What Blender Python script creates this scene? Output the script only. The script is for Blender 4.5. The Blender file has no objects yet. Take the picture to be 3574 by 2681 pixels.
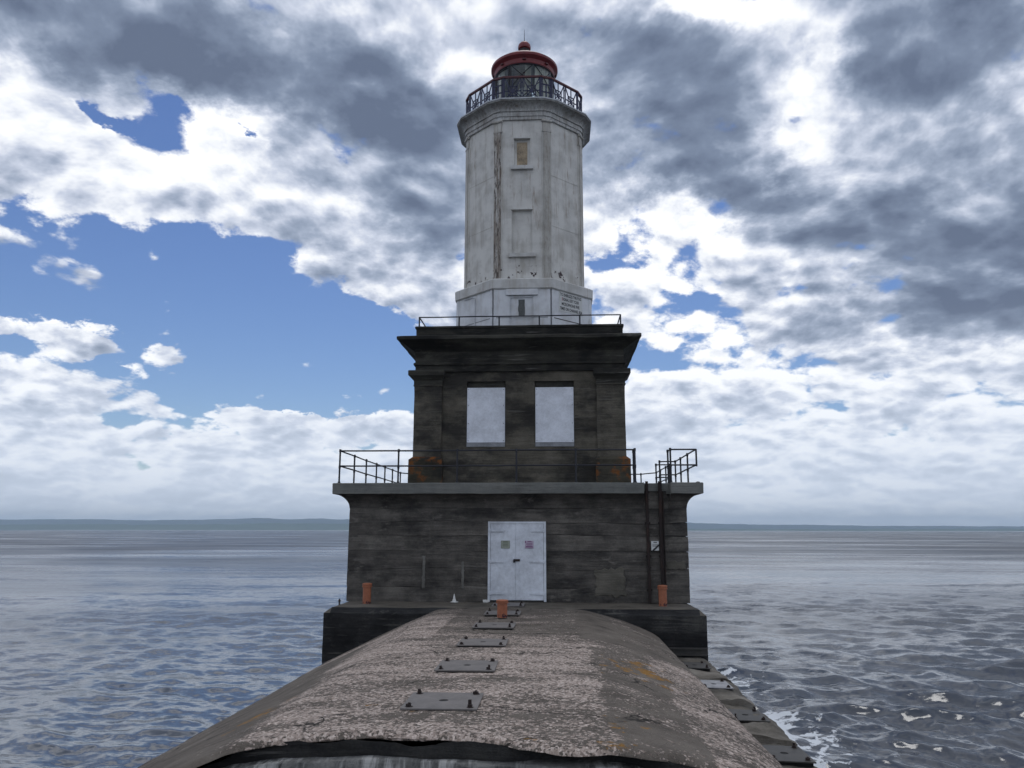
import bpy, bmesh, math, random
import numpy as np
from mathutils import Matrix, Vector

scene = bpy.context.scene
rad = math.radians
# ---------------------------------------------------------------- camera
PITCH, YAW, ROLL = rad(10.43), rad(3.25), rad(0.08)
CAM = Vector((1.08, -22.6, 1.94))
fw = Vector((-math.sin(YAW)*math.cos(PITCH), math.cos(YAW)*math.cos(PITCH), math.sin(PITCH)))
rt = Vector((math.cos(YAW), math.sin(YAW), 0)); up = rt.cross(fw)
rt, up = rt*math.cos(ROLL)+up*math.sin(ROLL), up*math.cos(ROLL)-rt*math.sin(ROLL)
cd = bpy.data.cameras.new('camera'); cam = bpy.data.objects.new('camera', cd)
scene.collection.objects.link(cam)
cam.matrix_world = Matrix(((rt.x, up.x, -fw.x, CAM.x), (rt.y, up.y, -fw.y, CAM.y), (rt.z, up.z, -fw.z, CAM.z), (0, 0, 0, 1)))
cd.sensor_width = 36; cd.lens = 28.0; cd.clip_start = 0.1; cd.clip_end = 60000
scene.camera = cam
scene.view_settings.view_transform = 'Standard'; scene.view_settings.look = 'None'
scene.view_settings.gamma = 1; scene.view_settings.use_curve_mapping = False
scene.view_settings.exposure = 0.1
scene.render.engine = 'CYCLES'
scene.cycles.use_denoising = True
scene.cycles.max_bounces = 5; scene.cycles.transparent_max_bounces = 12
scene.cycles.volume_bounces = 0

# ---------------------------------------------------------------- node helper
class NT:
    """small expression builder over a node tree"""
    def __init__(s, tree): s.t = tree; s.n = tree.nodes; s.l = tree.links
    def new(s, typ, **kw):
        n = s.n.new(typ)
        for k, v in kw.items(): setattr(n, k, v)
        return n
    def put(s, sock, v):
        if hasattr(v, 'is_linked') or isinstance(v, bpy.types.NodeSocket): s.l.new(v, sock)
        elif v is not None:
            try: sock.default_value = v
            except Exception: sock.default_value = tuple(v)+(1,)
    def m(s, op, a, b=None, c=None, clamp=False):
        n = s.new('ShaderNodeMath', operation=op, use_clamp=clamp)
        s.put(n.inputs[0], a)
        if b is not None: s.put(n.inputs[1], b)
        if c is not None: s.put(n.inputs[2], c)
        return n.outputs[0]
    def vm(s, op, a, b=None, out=0):
        n = s.new('ShaderNodeVectorMath', operation=op)
        s.put(n.inputs[0], a)
        if b is not None: s.put(n.inputs['Scale'] if op == 'SCALE' else n.inputs[1], b)
        return n.outputs['Value'] if op in ('LENGTH', 'DOT_PRODUCT') else n.outputs[0]
    def xyz(s, v):
        n = s.new('ShaderNodeSeparateXYZ'); s.put(n.inputs[0], v); return n.outputs[0], n.outputs[1], n.outputs[2]
    def comb(s, x, y, z):
        n = s.new('ShaderNodeCombineXYZ')
        for i, q in enumerate((x, y, z)): s.put(n.inputs[i], q)
        return n.outputs[0]
    def noise(s, v, scale, detail=4, rough=.55, dist=0, lac=2.0, color=False, dim='3D'):
        n = s.new('ShaderNodeTexNoise', noise_dimensions=dim)
        s.put(n.inputs['Vector'], v); n.inputs['Scale'].default_value = scale
        n.inputs['Detail'].default_value = detail; n.inputs['Roughness'].default_value = rough
        n.inputs['Distortion'].default_value = dist; n.inputs['Lacunarity'].default_value = lac
        return n.outputs['Color'] if color else n.outputs[0]
    def voro(s, v, scale, feature='F1', rnd=1.0, out='Distance'):
        n = s.new('ShaderNodeTexVoronoi', feature=feature)
        s.put(n.inputs['Vector'], v); n.inputs['Scale'].default_value = scale
        n.inputs['Randomness'].default_value = rnd
        return n.outputs[out]
    def map(s, v, loc=(0, 0, 0), rot=(0, 0, 0), scale=(1, 1, 1), typ='POINT'):
        n = s.new('ShaderNodeMapping', vector_type=typ); s.put(n.inputs[0], v)
        n.inputs['Location'].default_value = loc; n.inputs['Rotation'].default_value = rot; n.inputs['Scale'].default_value = scale
        return n.outputs[0]
    def mr(s, v, a, b, c=0.0, d=1.0, kind='SMOOTHSTEP'):
        n = s.new('ShaderNodeMapRange', interpolation_type=kind, clamp=True)
        for i, q in enumerate((v, a, b, c, d)): s.put(n.inputs[i], q)
        return n.outputs[0]
    def mix(s, f, a, b, blend='MIX'):
        n = s.new('ShaderNodeMix', data_type='RGBA', blend_type=blend)
        s.put(n.inputs[0], f); s.put(n.inputs[6], col(a)); s.put(n.inputs[7], col(b)); return n.outputs[2]
    def ramp(s, v, stops):
        n = s.new('ShaderNodeValToRGB'); s.put(n.inputs[0], v)
        e = n.color_ramp.elements
        while len(e) < len(stops): e.new(.5)
        for q, (p, c) in zip(e, stops): q.position = p; q.color = col(c)
        return n.outputs[0]
def col(c):
    if isinstance(c, (int, float)): return (c, c, c, 1)
    if isinstance(c, (tuple, list)) and len(c) == 3: return (*c, 1)
    return c

# ---------------------------------------------------------------- sky, clouds and sun
SUN_EL, SUN_AZ = rad(67), rad(2)       # high behind the tower, veiled by cloud
world = bpy.data.worlds.new('World'); scene.world = world; world.use_nodes = True
W = NT(world.node_tree); W.n.clear()
wout = W.new('ShaderNodeOutputWorld'); bg = W.new('ShaderNodeBackground')
W.l.new(bg.outputs[0], wout.inputs[0])
sky = W.new('ShaderNodeTexSky', sky_type='NISHITA', sun_disc=False)
sky.sun_elevation = SUN_EL; sky.sun_rotation = SUN_AZ
sky.altitude = 200; sky.air_density = 1.0; sky.dust_density = 0.2; sky.ozone_density = 3.0
SKY_STRENGTH = 0.09
dirv = W.vm('NORMALIZE', W.new('ShaderNodeTexCoord').outputs['Generated'])
dx, dy, dz = W.xyz(dirv)
zz = W.m('MAXIMUM', dz, 0.0)
K = 0.34
inv = W.m('DIVIDE', 1.0, W.m('ADD', zz, K))
q = W.comb(W.m('MULTIPLY', dx, inv), W.m('MULTIPLY', dy, inv), 0.0)       # cloud-layer coordinates
azd = W.m('MULTIPLY', W.m('ARCTAN2', dx, dy), 57.29578)
eld = W.m('MULTIPLY', W.m('ARCSINE', dz), 57.29578)
ae = W.comb(azd, eld, 0.0)
# ragged edges: the masses below are warped by the same turbulence the clouds have
wn = W.noise(q, 2.3, 7, .67, color=True, dim='2D')
wx, wy, _ = W.xyz(wn)
amp = W.mr(eld, 0, 30, 3.0, 9.0, 'LINEAR')
aew = W.vm('ADD', ae, W.comb(W.m('MULTIPLY', W.m('SUBTRACT', wx, .5), W.m('MULTIPLY', amp, 1.6)), W.m('MULTIPLY', W.m('SUBTRACT', wy, .5), amp), 0.0))
CLOUDS = [   # azimuth, elevation, half-width, half-height, tilt (degrees), cover, weight of shadow
    (-22.69, 15.16, 19.91, 4.02,  -6,-1.00, 0.00),
    (-30.67, 16.08,  9.73, 2.91,   0,-0.50, 0.00),
    (-17.47, 12.02, 10.95, 3.22,  -8,-0.95, 0.00),
    (-34.23, 14.11,  7.05, 1.70,  -8,-0.45, 0.00),
    (-31.12,  8.75,  7.89, 2.06,  -8,-1.00, 0.00),
    (-35.37, 12.80,  5.75, 1.69,  -5,-0.70, 0.00),
    (-19.93, 10.44, 11.74, 2.10,  -2,-1.20, 0.00),
    (-32.10, 26.52,  2.12, 0.54, -22,-0.62,-0.10),
    (-23.25, 25.73,  1.60, 0.41, -35,-0.60,-0.10),
    (  4.43, 16.26,  4.03, 1.95,   0,-0.33,-0.10),
    (  3.48, 19.70,  2.06, 0.96,   0,-0.42,-0.10),
    (  8.97, 12.32,  3.22, 1.14,   0,-0.35,-0.10),
    (  9.47, 16.51,  2.28, 0.58,   0,-0.35,-0.10),
    ( -9.67, 16.77,  4.82, 1.95,   8, 1.10,-0.10),
    (-32.17, 11.60,  5.93, 1.05, -14, 1.15,-0.05),
    (-34.92,  8.28,  3.55, 2.27, -15, 1.20,-0.10),
    (-19.78,  7.73, 10.64, 0.96,  -2, 0.85,-0.10),
    (-34.96, 30.83,  9.67, 2.21,  -8, 0.20, 0.75),
    (-22.47, 30.51, 11.35, 2.59, -17, 0.20, 0.80),
    (-11.77, 29.66,  8.27, 2.88, -25, 0.20, 0.75),
    (-12.26, 23.55,  7.01, 2.16, -12, 0.15, 0.45),
    (-15.85, 33.87,  7.19, 2.42, -10, 0.10, 0.25),
    (-33.93, 21.60,  9.44, 3.53,  -8, 0.50,-0.20),
    (-21.94, 22.98,  7.60, 2.09, -20, 0.40,-0.20),
    (-36.81, 26.13,  4.22, 2.29, -30, 0.40,-0.15),
    ( -2.77, 35.36,  5.53, 2.42,   0, 0.10,-0.50),
    ( 10.68, 35.11,  3.10, 1.06, -20, 0.00,-0.55),
    (  7.36, 32.13,  8.86, 2.77, -10, 0.20, 0.75),
    (  9.87, 26.04,  7.52, 3.25, -15, 0.20, 0.85),
    ( 12.08, 23.08,  3.56, 1.82, -20, 0.20, 0.50),
    ( 19.45, 31.08,  1.85, 2.90, -20, 0.25,-0.45),
    ( 16.95, 27.84,  4.03, 2.25,  20, 0.45,-0.42),
    ( 16.99, 23.88,  2.77, 1.76,  30, 0.10,-0.50),
    ( 25.68, 29.77,  7.75, 3.30,   0, 0.40, 0.70),
    ( 28.43, 16.67,  8.23, 3.89,  -8, 0.30, 0.75),
    ( 19.82, 20.34,  5.69, 2.07,  -5, 0.20, 0.40),
    ( 22.22, 13.69,  8.53, 2.09,  -4, 0.10, 0.40),
    (  7.31, 21.59,  6.63, 3.42,   0, 0.00,-0.42),
    ( 10.01, 13.73,  7.21, 3.86,  -5, 0.00,-0.25),
    ( 26.02, 10.32,  6.06, 1.31,  -5, 0.00,-0.30),
    ( 17.72, 33.55,  9.03, 2.83,   0, 0.80, 0.00),
    ( 30.38, 27.51,  4.77, 3.72,   0, 0.40, 0.35),
    (-25.90, 29.10,  3.49, 1.37, -15, 0.95, 0.20),
    ( 24.53, 23.95,  7.28, 3.02,   0, 0.35, 0.25),
]
cov, dark, plus = 0.54, 0.22, 0.0
for (a, e, ra, re, rot, cw, dw) in CLOUDS:
    mp = W.map(aew, (a, e, 0), (0, 0, rad(rot)), (ra, re, 1), 'TEXTURE')
    g = W.mr(W.vm('LENGTH', mp), 0.0, 1.7, 1.0, 0.0)
    if cw < 0: cov = W.m('MULTIPLY_ADD', g, cw, cov)
    if cw > 0: plus = W.m('MULTIPLY_ADD', g, cw, plus)
    if dw: dark = W.m('MULTIPLY_ADD', g, dw, dark)
cov = W.m('ADD', W.m('MAXIMUM', cov, -0.34), plus)
dark = W.m('SUBTRACT', dark, W.mr(eld, 5.0, 17.0, .16, 0.0))
def turb(v, d):
    n1 = W.noise(v, 2.7, d, .63, .15, dim='2D')
    vo = W.new('ShaderNodeTexVoronoi', feature='F1', voronoi_dimensions='2D'); W.put(vo.inputs['Vector'], W.vm('ADD', v, W.vm('SCALE', W.noise(v, 6.0, 2, .6, color=True, dim='2D'), .07)))
    vo.inputs['Scale'].default_value = 6.2; vo.inputs['Detail'].default_value = 2.0; vo.inputs['Roughness'].default_value = .55
    return W.m('SUBTRACT', W.m('MULTIPLY_ADD', vo.outputs['Distance'], -.34, n1), .5-.235)
fbm = turb(q, 9)
# the same turbulence sampled a little towards the sun: its difference is the relief the light picks out
q2 = W.vm('ADD', q, (0.0, -0.035, 0.0))
rel = W.m('SUBTRACT', fbm, turb(q2, 6))
fine = W.m('SUBTRACT', W.noise(q, 11.0, 6, .62, dim='2D'), .5)
dens = W.m('ADD', W.m('MULTIPLY_ADD', fbm, 2.3, cov), W.m('MULTIPLY', fine, .55))
lowfade = W.mr(eld, 1.5, 8.0, 0.7, 0.0)                      # far cloud decks close up towards the horizon
dens = W.m('ADD', dens, lowfade)
alpha = W.mr(dens, -0.02, 0.26)
thick = W.mr(W.m('ADD', W.m('ADD', W.m('MULTIPLY_ADD', fbm, .95, dark), W.m('MULTIPLY', fine, .20)), W.m('MULTIPLY', dens, .25)), -0.12, 1.32, kind='LINEAR')
lit = W.m('ADD', W.m('SUBTRACT', 1.0, thick), W.m('MULTIPLY', rel, 1.9), clamp=True)
cc = W.ramp(lit, [(0.0, (.125, .16, .24)), (.30, (.20, .25, .35)), (.52, (.35, .41, .53)), (.70, (.60, .65, .77)), (.84, (.86, .89, .95)), (1.0, (1.06, 1.07, 1.09))])
# distance pales the low clouds towards the colour of the air
hz = W.mr(eld, -1.0, 15.0, 0.85, 0.0)
cc2 = W.mix(hz, cc, (.76, .84, .97))
hs = W.new('ShaderNodeHueSaturation'); hs.inputs['Saturation'].default_value = 1.15; hs.inputs['Hue'].default_value = .512
W.put(hs.inputs['Color'], sky.outputs[0])
skyc = W.vm('SCALE', hs.outputs[0], SKY_STRENGTH)
W.l.new(W.mix(alpha, skyc, cc2), bg.inputs[0]); bg.inputs[1].default_value = 1.0
world.cycles.sampling_method = 'MANUAL'; world.cycles.sample_map_resolution = 256

sl = bpy.data.lights.new('sun', 'SUN'); sl.energy = 0.55; sl.angle = rad(14); sl.color = (1, .985, .96)
sun = bpy.data.objects.new('sun', sl); scene.collection.objects.link(sun)
sd = Vector((math.sin(SUN_AZ)*math.cos(SUN_EL), math.cos(SUN_AZ)*math.cos(SUN_EL), math.sin(SUN_EL)))
sun.rotation_euler = sd.to_track_quat('Z', 'Y').to_euler()
sun.location = (0, 20, 60)

# ---------------------------------------------------------------- materials
def mat(name):
    m = bpy.data.materials.new(name); m.use_nodes = True
    N = NT(m.node_tree); b = N.n['Principled BSDF']
    tc = N.new('ShaderNodeTexCoord').outputs['Object']
    return m, N, b, tc
def bump(N, b, h, strength=.3, dist=.02):
    n = N.new('ShaderNodeBump'); n.inputs['Strength'].default_value = strength; n.inputs['Distance'].default_value = dist
    N.put(n.inputs['Height'], h); N.l.new(n.outputs[0], b.inputs['Normal'])
M = {}
def concrete(name, c_lo, c_mid, c_hi, stain=(.012, .012, .013), stain_amt=.5, streak=.6, drip=.3, extra=None, rough=.9, seed=0.0, pale=(.20, .19, .175)):
    """weathered cast concrete: lift streaks along the wall, drips down it, blotches and grit"""
    m, N, b, tc = mat(name)
    rnd = N.new('ShaderNodeObjectInfo').outputs['Random']
    p = N.vm('ADD', tc, N.comb(seed, seed*1.7, N.m('MULTIPLY', rnd, 3.0)))
    wob = N.vm('SCALE', N.noise(p, .7, 3, .5, color=True), .10)
    pw = N.vm('ADD', p, wob)
    lay = N.noise(N.map(pw, scale=(.45, .45, 6.5)), 1.0, 7, .68)
    blot = N.noise(p, 1.3, 8, .62)
    grit = N.noise(p, 28, 4, .7)
    v = N.m('ADD', N.m('MULTIPLY_ADD', lay, streak, N.m('MULTIPLY', blot, 1-streak)), N.m('MULTIPLY', N.m('SUBTRACT', grit, .5), .22))
    v = N.m('MULTIPLY_ADD', N.m('SUBTRACT', rnd, .5), .10, v)
    c = N.ramp(v, [(.34, c_lo), (.50, c_mid), (.66, c_hi)])
    # black biological staining in ragged patches, stretched along the lifts
    st = N.noise(N.map(pw, scale=(.55, .55, 1.1)), .9, 9, .68)
    sm = N.m('MULTIPLY', N.mr(st, .58-.22*stain_amt, .78-.22*stain_amt), .78)
    c = N.mix(sm, c, stain)
    # pale leached drips
    dr = N.noise(N.map(p, scale=(5.5, 5.5, .35)), 1.0, 5, .6)
    dm = N.m('MULTIPLY', N.mr(dr, .64, .78), N.mr(N.noise(p, .5, 3), .45, .65))
    c = N.mix(N.m('MULTIPLY', dm, drip), c, pale)
    wp = N.noise(N.map(pw, scale=(1.0, 1.0, 2.2)), 1.6, 8, .7)
    c = N.mix(N.m('MULTIPLY', N.mr(wp, .58, .70), .5), c, tuple(q*1.15 for q in c_hi))
    # thin light edges of the broken lifts
    ed = N.noise(N.map(pw, scale=(.8, .8, 16)), 1.0, 5, .6)
    c = N.mix(N.m('MULTIPLY', N.mr(ed, .61, .68), .75*streak), c, pale)
    if extra: c = extra(N, p, tc, c)
    N.l.new(c, b.inputs['Base Color']); b.inputs['Roughness'].default_value = rough
    b.inputs['Specular IOR Level'].default_value = .25
    h = N.m('ADD', N.m('MULTIPLY', lay, .8), N.m('ADD', N.m('MULTIPLY', grit, .25), N.m('MULTIPLY', ed, .5)))
    bump(N, b, h, .8, .045)
    M[name] = m; return m
concrete('wall_concrete', (.044, .041, .038), (.108, .099, .088), (.20, .185, .162), stain_amt=.55, streak=.42, drip=.7)
concrete('upper_concrete', (.050, .045, .036), (.102, .092, .073), (.155, .140, .112), stain_amt=.72, streak=.35, drip=.25, seed=7.3)
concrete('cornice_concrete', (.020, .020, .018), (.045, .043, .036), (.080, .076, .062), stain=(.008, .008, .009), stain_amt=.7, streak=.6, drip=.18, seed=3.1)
concrete('deck_concrete', (.10, .105, .10), (.155, .16, .15), (.20, .20, .185), stain=(.07, .072, .066), stain_amt=.35, streak=.25, drip=.35, seed=5.5, pale=(.27, .27, .25))
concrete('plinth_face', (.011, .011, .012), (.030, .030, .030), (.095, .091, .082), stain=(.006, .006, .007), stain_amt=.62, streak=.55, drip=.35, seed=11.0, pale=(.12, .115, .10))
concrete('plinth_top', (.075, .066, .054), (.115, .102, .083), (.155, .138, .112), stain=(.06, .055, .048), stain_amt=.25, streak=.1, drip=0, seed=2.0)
concrete('patch_mortar', (.055, .051, .043), (.100, .093, .077), (.15, .138, .115), stain_amt=.2, streak=.2, drip=.2, seed=9.0)
concrete('pale_mortar', (.085, .083, .076), (.13, .127, .115), (.18, .175, .16), stain_amt=.1, streak=.1, drip=.1, seed=4.0)
def lichen(N, p, tc, c):
    n = N.noise(p, 2.2, 7, .62)
    return N.mix(N.m('MULTIPLY', N.mr(n, .48, .62), .75), c, (.24, .08, .016))
concrete('lichen_concrete', (.028, .025, .018), (.055, .050, .036), (.085, .076, .056), stain_amt=.5, streak=.3, drip=.2, seed=1.2, extra=lichen)

# wide breakwater: pale flaking skin over grey concrete; 'flake' and 'lichen' say where each took hold
def breakwater_mat():
    m, N, b, tc = mat('breakwater_concrete')
    at = N.new('ShaderNodeAttribute', attribute_name='cover')
    fl, li, wet = N.xyz(at.outputs['Vector'])
    g1 = N.noise(tc, 2.0, 6, .6)
    grit = N.noise(tc, 60, 3, .7)
    base = N.ramp(N.m('MULTIPLY_ADD', N.m('SUBTRACT', grit, .5), .5, g1), [(.25, (.066, .056, .047)), (.55, (.130, .112, .094)), (.8, (.185, .162, .136))])
    # flakes: small angular scales, some lost
    wv = N.vm('ADD', tc, N.vm('SCALE', N.noise(tc, 9, 3, .6, color=True), .07))
    cell = N.new('ShaderNodeTexVoronoi', feature='F1'); N.put(cell.inputs['Vector'], N.map(wv, scale=(1.0, .8, 1))); cell.inputs['Scale'].default_value = 40
    cr, cg, cb = N.xyz(cell.outputs['Color'])
    mid = N.noise(N.map(tc, scale=(.75, 1.0, 1)), 13.0, 8, .74)
    big = N.noise(N.map(tc, scale=(.55, 1.5, 1)), 1.0, 7, .62)
    f = N.m('ADD', fl, N.m('ADD', N.m('MULTIPLY', N.m('SUBTRACT', mid, .5), 2.3), N.m('ADD', N.m('MULTIPLY', N.m('SUBTRACT', cr, .5), .55), N.m('MULTIPLY', N.m('SUBTRACT', big, .5), 2.0))))
    fm = N.mr(f, .40, .60)
    tone = N.m('ADD', N.m('MULTIPLY', cg, .55), N.m('MULTIPLY', N.noise(tc, 22, 5, .7), .7))
    fc = N.ramp(tone, [(.22, (.155, .122, .100)), (.42, (.27, .217, .184)), (.66, (.385, .317, .275)), (.95, (.60, .51, .45))])
    c = N.mix(fm, base, fc)
    # dark pits between flakes
    pit = N.noise(tc, 20, 5, .75)
    c = N.mix(N.m('MULTIPLY', N.mr(pit, .60, .70), N.m('MULTIPLY', fm, .7)), c, (.045, .038, .033))
    # long hairline cracks
    ck = N.voro(N.vm('ADD', tc, N.vm('SCALE', N.noise(tc, 1.6, 5, .6, color=True), .55)), .42, 'DISTANCE_TO_EDGE')
    c = N.mix(N.m('MULTIPLY', N.mr(ck, .010, .003), N.mr(N.noise(tc, .7, 3), .46, .56)), c, (.030, .026, .022))
    # orange lichen
    ln = N.noise(tc, 3.2, 8, .68)
    lm = N.mr(N.m('ADD', li, N.m('MULTIPLY', N.m('SUBTRACT', ln, .5), 2.0)), .52, .66)
    c = N.mix(N.m('MULTIPLY', lm, .85), c, (.27, .135, .024))
    # waterline slime, broken edge faces
    c = N.mix(N.m('MULTIPLY', N.mr(N.m('ADD', wet, N.m('MULTIPLY', N.m('SUBTRACT', mid, .5), .5)), .4, .6), .92), c, (.012, .012, .012))
    N.l.new(c, b.inputs['Base Color']); b.inputs['Roughness'].default_value = .93; b.inputs['Specular IOR Level'].default_value = .2
    h = N.m('ADD', N.m('MULTIPLY', fm, N.m('MULTIPLY_ADD', cb, .6, .5)), N.m('ADD', N.m('MULTIPLY', pit, .35), N.m('MULTIPLY', mid, .5)))
    bump(N, b, h, .75, .035)
    M['breakwater'] = m
breakwater_mat()
def leach(N, p, tc, c):
    d1 = N.noise(N.map(p, scale=(6, 1.2, .5)), 1.2, 7, .68); d2 = N.noise(p, .8, 4, .6)
    c = N.mix(N.m('MULTIPLY', N.mr(d1, .46, .60), N.mr(d2, .35, .55)), c, (.33, .33, .32))
    return N.mix(N.mr(N.noise(N.map(p, scale=(5, 1, .6)), 1.7, 6, .7), .60, .70), c, (.012, .013, .014))
concrete('broken_face', (.010, .010, .010), (.022, .022, .022), (.050, .048, .044), stain=(.005, .005, .006), stain_amt=.55, streak=.4, drip=.2, seed=15)
concrete('leached_face', (.020, .021, .022), (.085, .086, .084), (.22, .22, .21), stain=(.012, .012, .013), stain_amt=.5, streak=.15, drip=.95, seed=17, pale=(.40, .40, .385), extra=leach)
concrete('ledge_concrete', (.055, .048, .039), (.13, .116, .096), (.23, .21, .18), stain=(.016, .015, .013), stain_amt=.62, streak=.3, drip=.1, seed=19)

def painted_iron(name, base=(.62, .61, .575), dirt=(.37, .345, .30), rust=.5, brown=0.0, peel=0.0):
    """white paint on iron plates: grey mottling, rust runs, lost flakes down to maroon primer"""
    m, N, b, tc = mat(name)
    x, y, z = N.xyz(tc)
    mot = N.noise(tc, 1.6, 7, .6)
    run = N.noise(N.map(tc, scale=(6, 6, .45)), 1.0, 6, .62)
    c = N.mix(N.mr(mot, .35, .70), base, tuple(q*.74 for q in base))
    c = N.mix(N.m('MULTIPLY', N.mr(N.m('ADD', N.m('MULTIPLY', run, .6), N.m('MULTIPLY', mot, .4)), .48, .66), .75), c, dirt)
    rr = N.noise(N.vm('ADD', N.map(tc, scale=(9, 9, .9)), (3, 1, 2)), 1.0, 7, .68)
    c = N.mix(N.m('MULTIPLY', N.mr(rr, .57, .70), rust), c, (.19, .105, .05))
    if brown:
        bn = N.noise(N.map(tc, scale=(7, 7, .55)), 1.3, 8, .7)
        c = N.mix(N.m('MULTIPLY', N.mr(bn, .36, .58), brown), c, (.14, .10, .068))
        b2 = N.noise(N.map(tc, scale=(14, 14, 3.0)), 1.3, 6, .7)
        c = N.mix(N.m('MULTIPLY', N.mr(b2, .50, .60), brown), c, (.035, .022, .016))
    sp = N.noise(N.vm('ADD', tc, (5, 5, 5)), 7.5, 6, .62)
    c = N.mix(N.m('MULTIPLY', N.mr(sp, .76, .775), .9), c, (.020, .010, .010))
    if peel:   # a belt near the foot of the shaft where sheets of paint have come away
        pz = N.m('MULTIPLY', N.mr(z, 10.05, 10.2), N.mr(z, 10.85, 10.4))
        pn = N.noise(N.map(tc, scale=(1, 1, 1.2)), 4.2, 7, .6)
        c = N.mix(N.mr(N.m('MULTIPLY_ADD', pz, peel, pn), .755, .77), c, (.030, .010, .012))
    N.l.new(c, b.inputs['Base Color']); b.inputs['Roughness'].default_value = .55
    bump(N, b, N.m('ADD', mot, N.m('MULTIPLY', run, .5)), .12, .02)
    M[name] = m
painted_iron('white_iron', peel=.18, rust=.55)
painted_iron('pilaster_iron', base=(.52, .51, .47), dirt=(.33, .30, .25), rust=.55, brown=.24)
painted_iron('rusted_pilaster_iron', rust=.8, brown=.85)
painted_iron('cornice_iron', base=(.52, .53, .52), dirt=(.21, .20, .175), rust=.5, brown=.35)
painted_iron('base_iron', base=(.68, .70, .725), dirt=(.50, .49, .47), rust=.18)
painted_iron('band_iron', base=(.60, .60, .58), dirt=(.42, .40, .36), rust=.45)

def plain(name, c, rough=.6, metal=0.0, var=.25, nscale=6, spec=.5, alpha=None):
    m, N, b, tc = mat(name)
    n = N.noise(tc, nscale, 6, .62); n2 = N.noise(tc, nscale*6, 4, .65)
    v = N.m('ADD', N.m('MULTIPLY', n, .7), N.m('MULTIPLY', n2, .3))
    N.l.new(N.mix(N.mr(v, .3, .7), tuple(q*(1-var) for q in c), tuple(min(1, q*(1+var)) for q in c)), b.inputs['Base Color'])
    b.inputs['Roughness'].default_value = rough; b.inputs['Metallic'].default_value = metal
    b.inputs['Specular IOR Level'].default_value = spec
    bump(N, b, v, .15, .01)
    M[name] = m; return m
plain('black_rail', (.012, .013, .020), .5)
plain('blue_black_iron', (.010, .014, .055), .45)
plain('red_paint', (.165, .014, .018), .42, nscale=3, var=.3)
plain('dark_red_paint', (.085, .010, .014), .45)
plain('dark_vent', (.010, .006, .008), .6)
plain('steel_plate', (.155, .142, .134), .62, .1, var=.22, nscale=3.5)
plain('bleached_plate', (.27, .27, .28), .6, .1, var=.35, nscale=4)
plain('dark_plate', (.050, .047, .043), .6, .2, var=.3, nscale=5)
plain('rusty_bolt', (.020, .011, .009), .8)
plain('hole_dark', (.004, .004, .004), .9)
plain('board_white', (.66, .69, .75), .55, var=.2, nscale=2.4)
plain('board_sill', (.22, .23, .245), .7, var=.25, nscale=5)
plain('door_white', (.60, .635, .69), .5, var=.26, nscale=1.6)
plain('grey_tape', (.085, .09, .088), .6, var=.35, nscale=12)
plain('gallery_edge', (.42, .44, .46), .5, var=.2)
plain('lamp_white', (.62, .62, .60), .5)
plain('curtain_cloth', (.50, .49, .43), .9, var=.2, nscale=4)
plain('ceiling_dark', (.22, .235, .25), .7)
plain('sign_green', (.32, .35, .29), .5, var=.1)
plain('sign_green_ink', (.13, .15, .11), .6, var=.1)
plain('sign_pink', (.46, .38, .48), .5, var=.1)
plain('sign_pink_ink', (.16, .05, .15), .6, var=.1)
plain('sign_white', (.62, .64, .62), .5, var=.08)
plain('sign_ink', (.02, .02, .022), .6, var=.1)
plain('notice_ground', (.56, .57, .555), .5, var=.10, nscale=3)
plain('letter_ink', (.014, .016, .022), .6, var=.3, nscale=9)
plain('letter_red', (.30, .03, .05), .6, var=.3)
plain('pile_white', (.62, .62, .60), .8, var=.2, nscale=14)
def rusty():
    m, N, b, tc = mat('rust_steel')
    a = N.noise(N.map(tc, scale=(3, 3, 1)), 2.2, 8, .65)
    c = N.ramp(a, [(.3, (.012, .010, .010)), (.54, (.024, .015, .013)), (.78, (.060, .028, .018))])
    N.l.new(c, b.inputs['Base Color']); b.inputs['Roughness'].default_value = .9
    bump(N, b, N.noise(tc, 18, 6, .7), .6, .02); M['rust_steel'] = m
rusty()
def bollard_mat():
    m, N, b, tc = mat('bollard_orange')
    x, y, z = N.xyz(tc)
    n = N.noise(tc, 9, 6, .6)
    c = N.ramp(n, [(.3, (.25, .080, .038)), (.6, (.36, .125, .060)), (.8, (.44, .18, .095))])
    chip = N.m('ADD', N.noise(tc, 11, 5, .62), N.mr(z, .02, .16, .16, -.06))
    c = N.mix(N.mr(chip, .66, .70), c, (.045, .008, .014))
    N.l.new(c, b.inputs['Base Color']); b.inputs['Roughness'].default_value = .6
    bump(N, b, n, .2, .01); M['bollard'] = m
bollard_mat()
def glass():
    m, N, b, tc = mat('lantern_glass')
    b.inputs['Base Color'].default_value = (.80, .86, .86, 1); b.inputs['Roughness'].default_value = .03
    b.inputs['Transmission Weight'].default_value = 1.0; b.inputs['IOR'].default_value = 1.05
    b.inputs['Specular IOR Level'].default_value = .5; b.inputs['Coat Weight'].default_value = .6
    b.inputs['Coat Roughness'].default_value = .03
    M['glass'] = m
glass()
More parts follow.
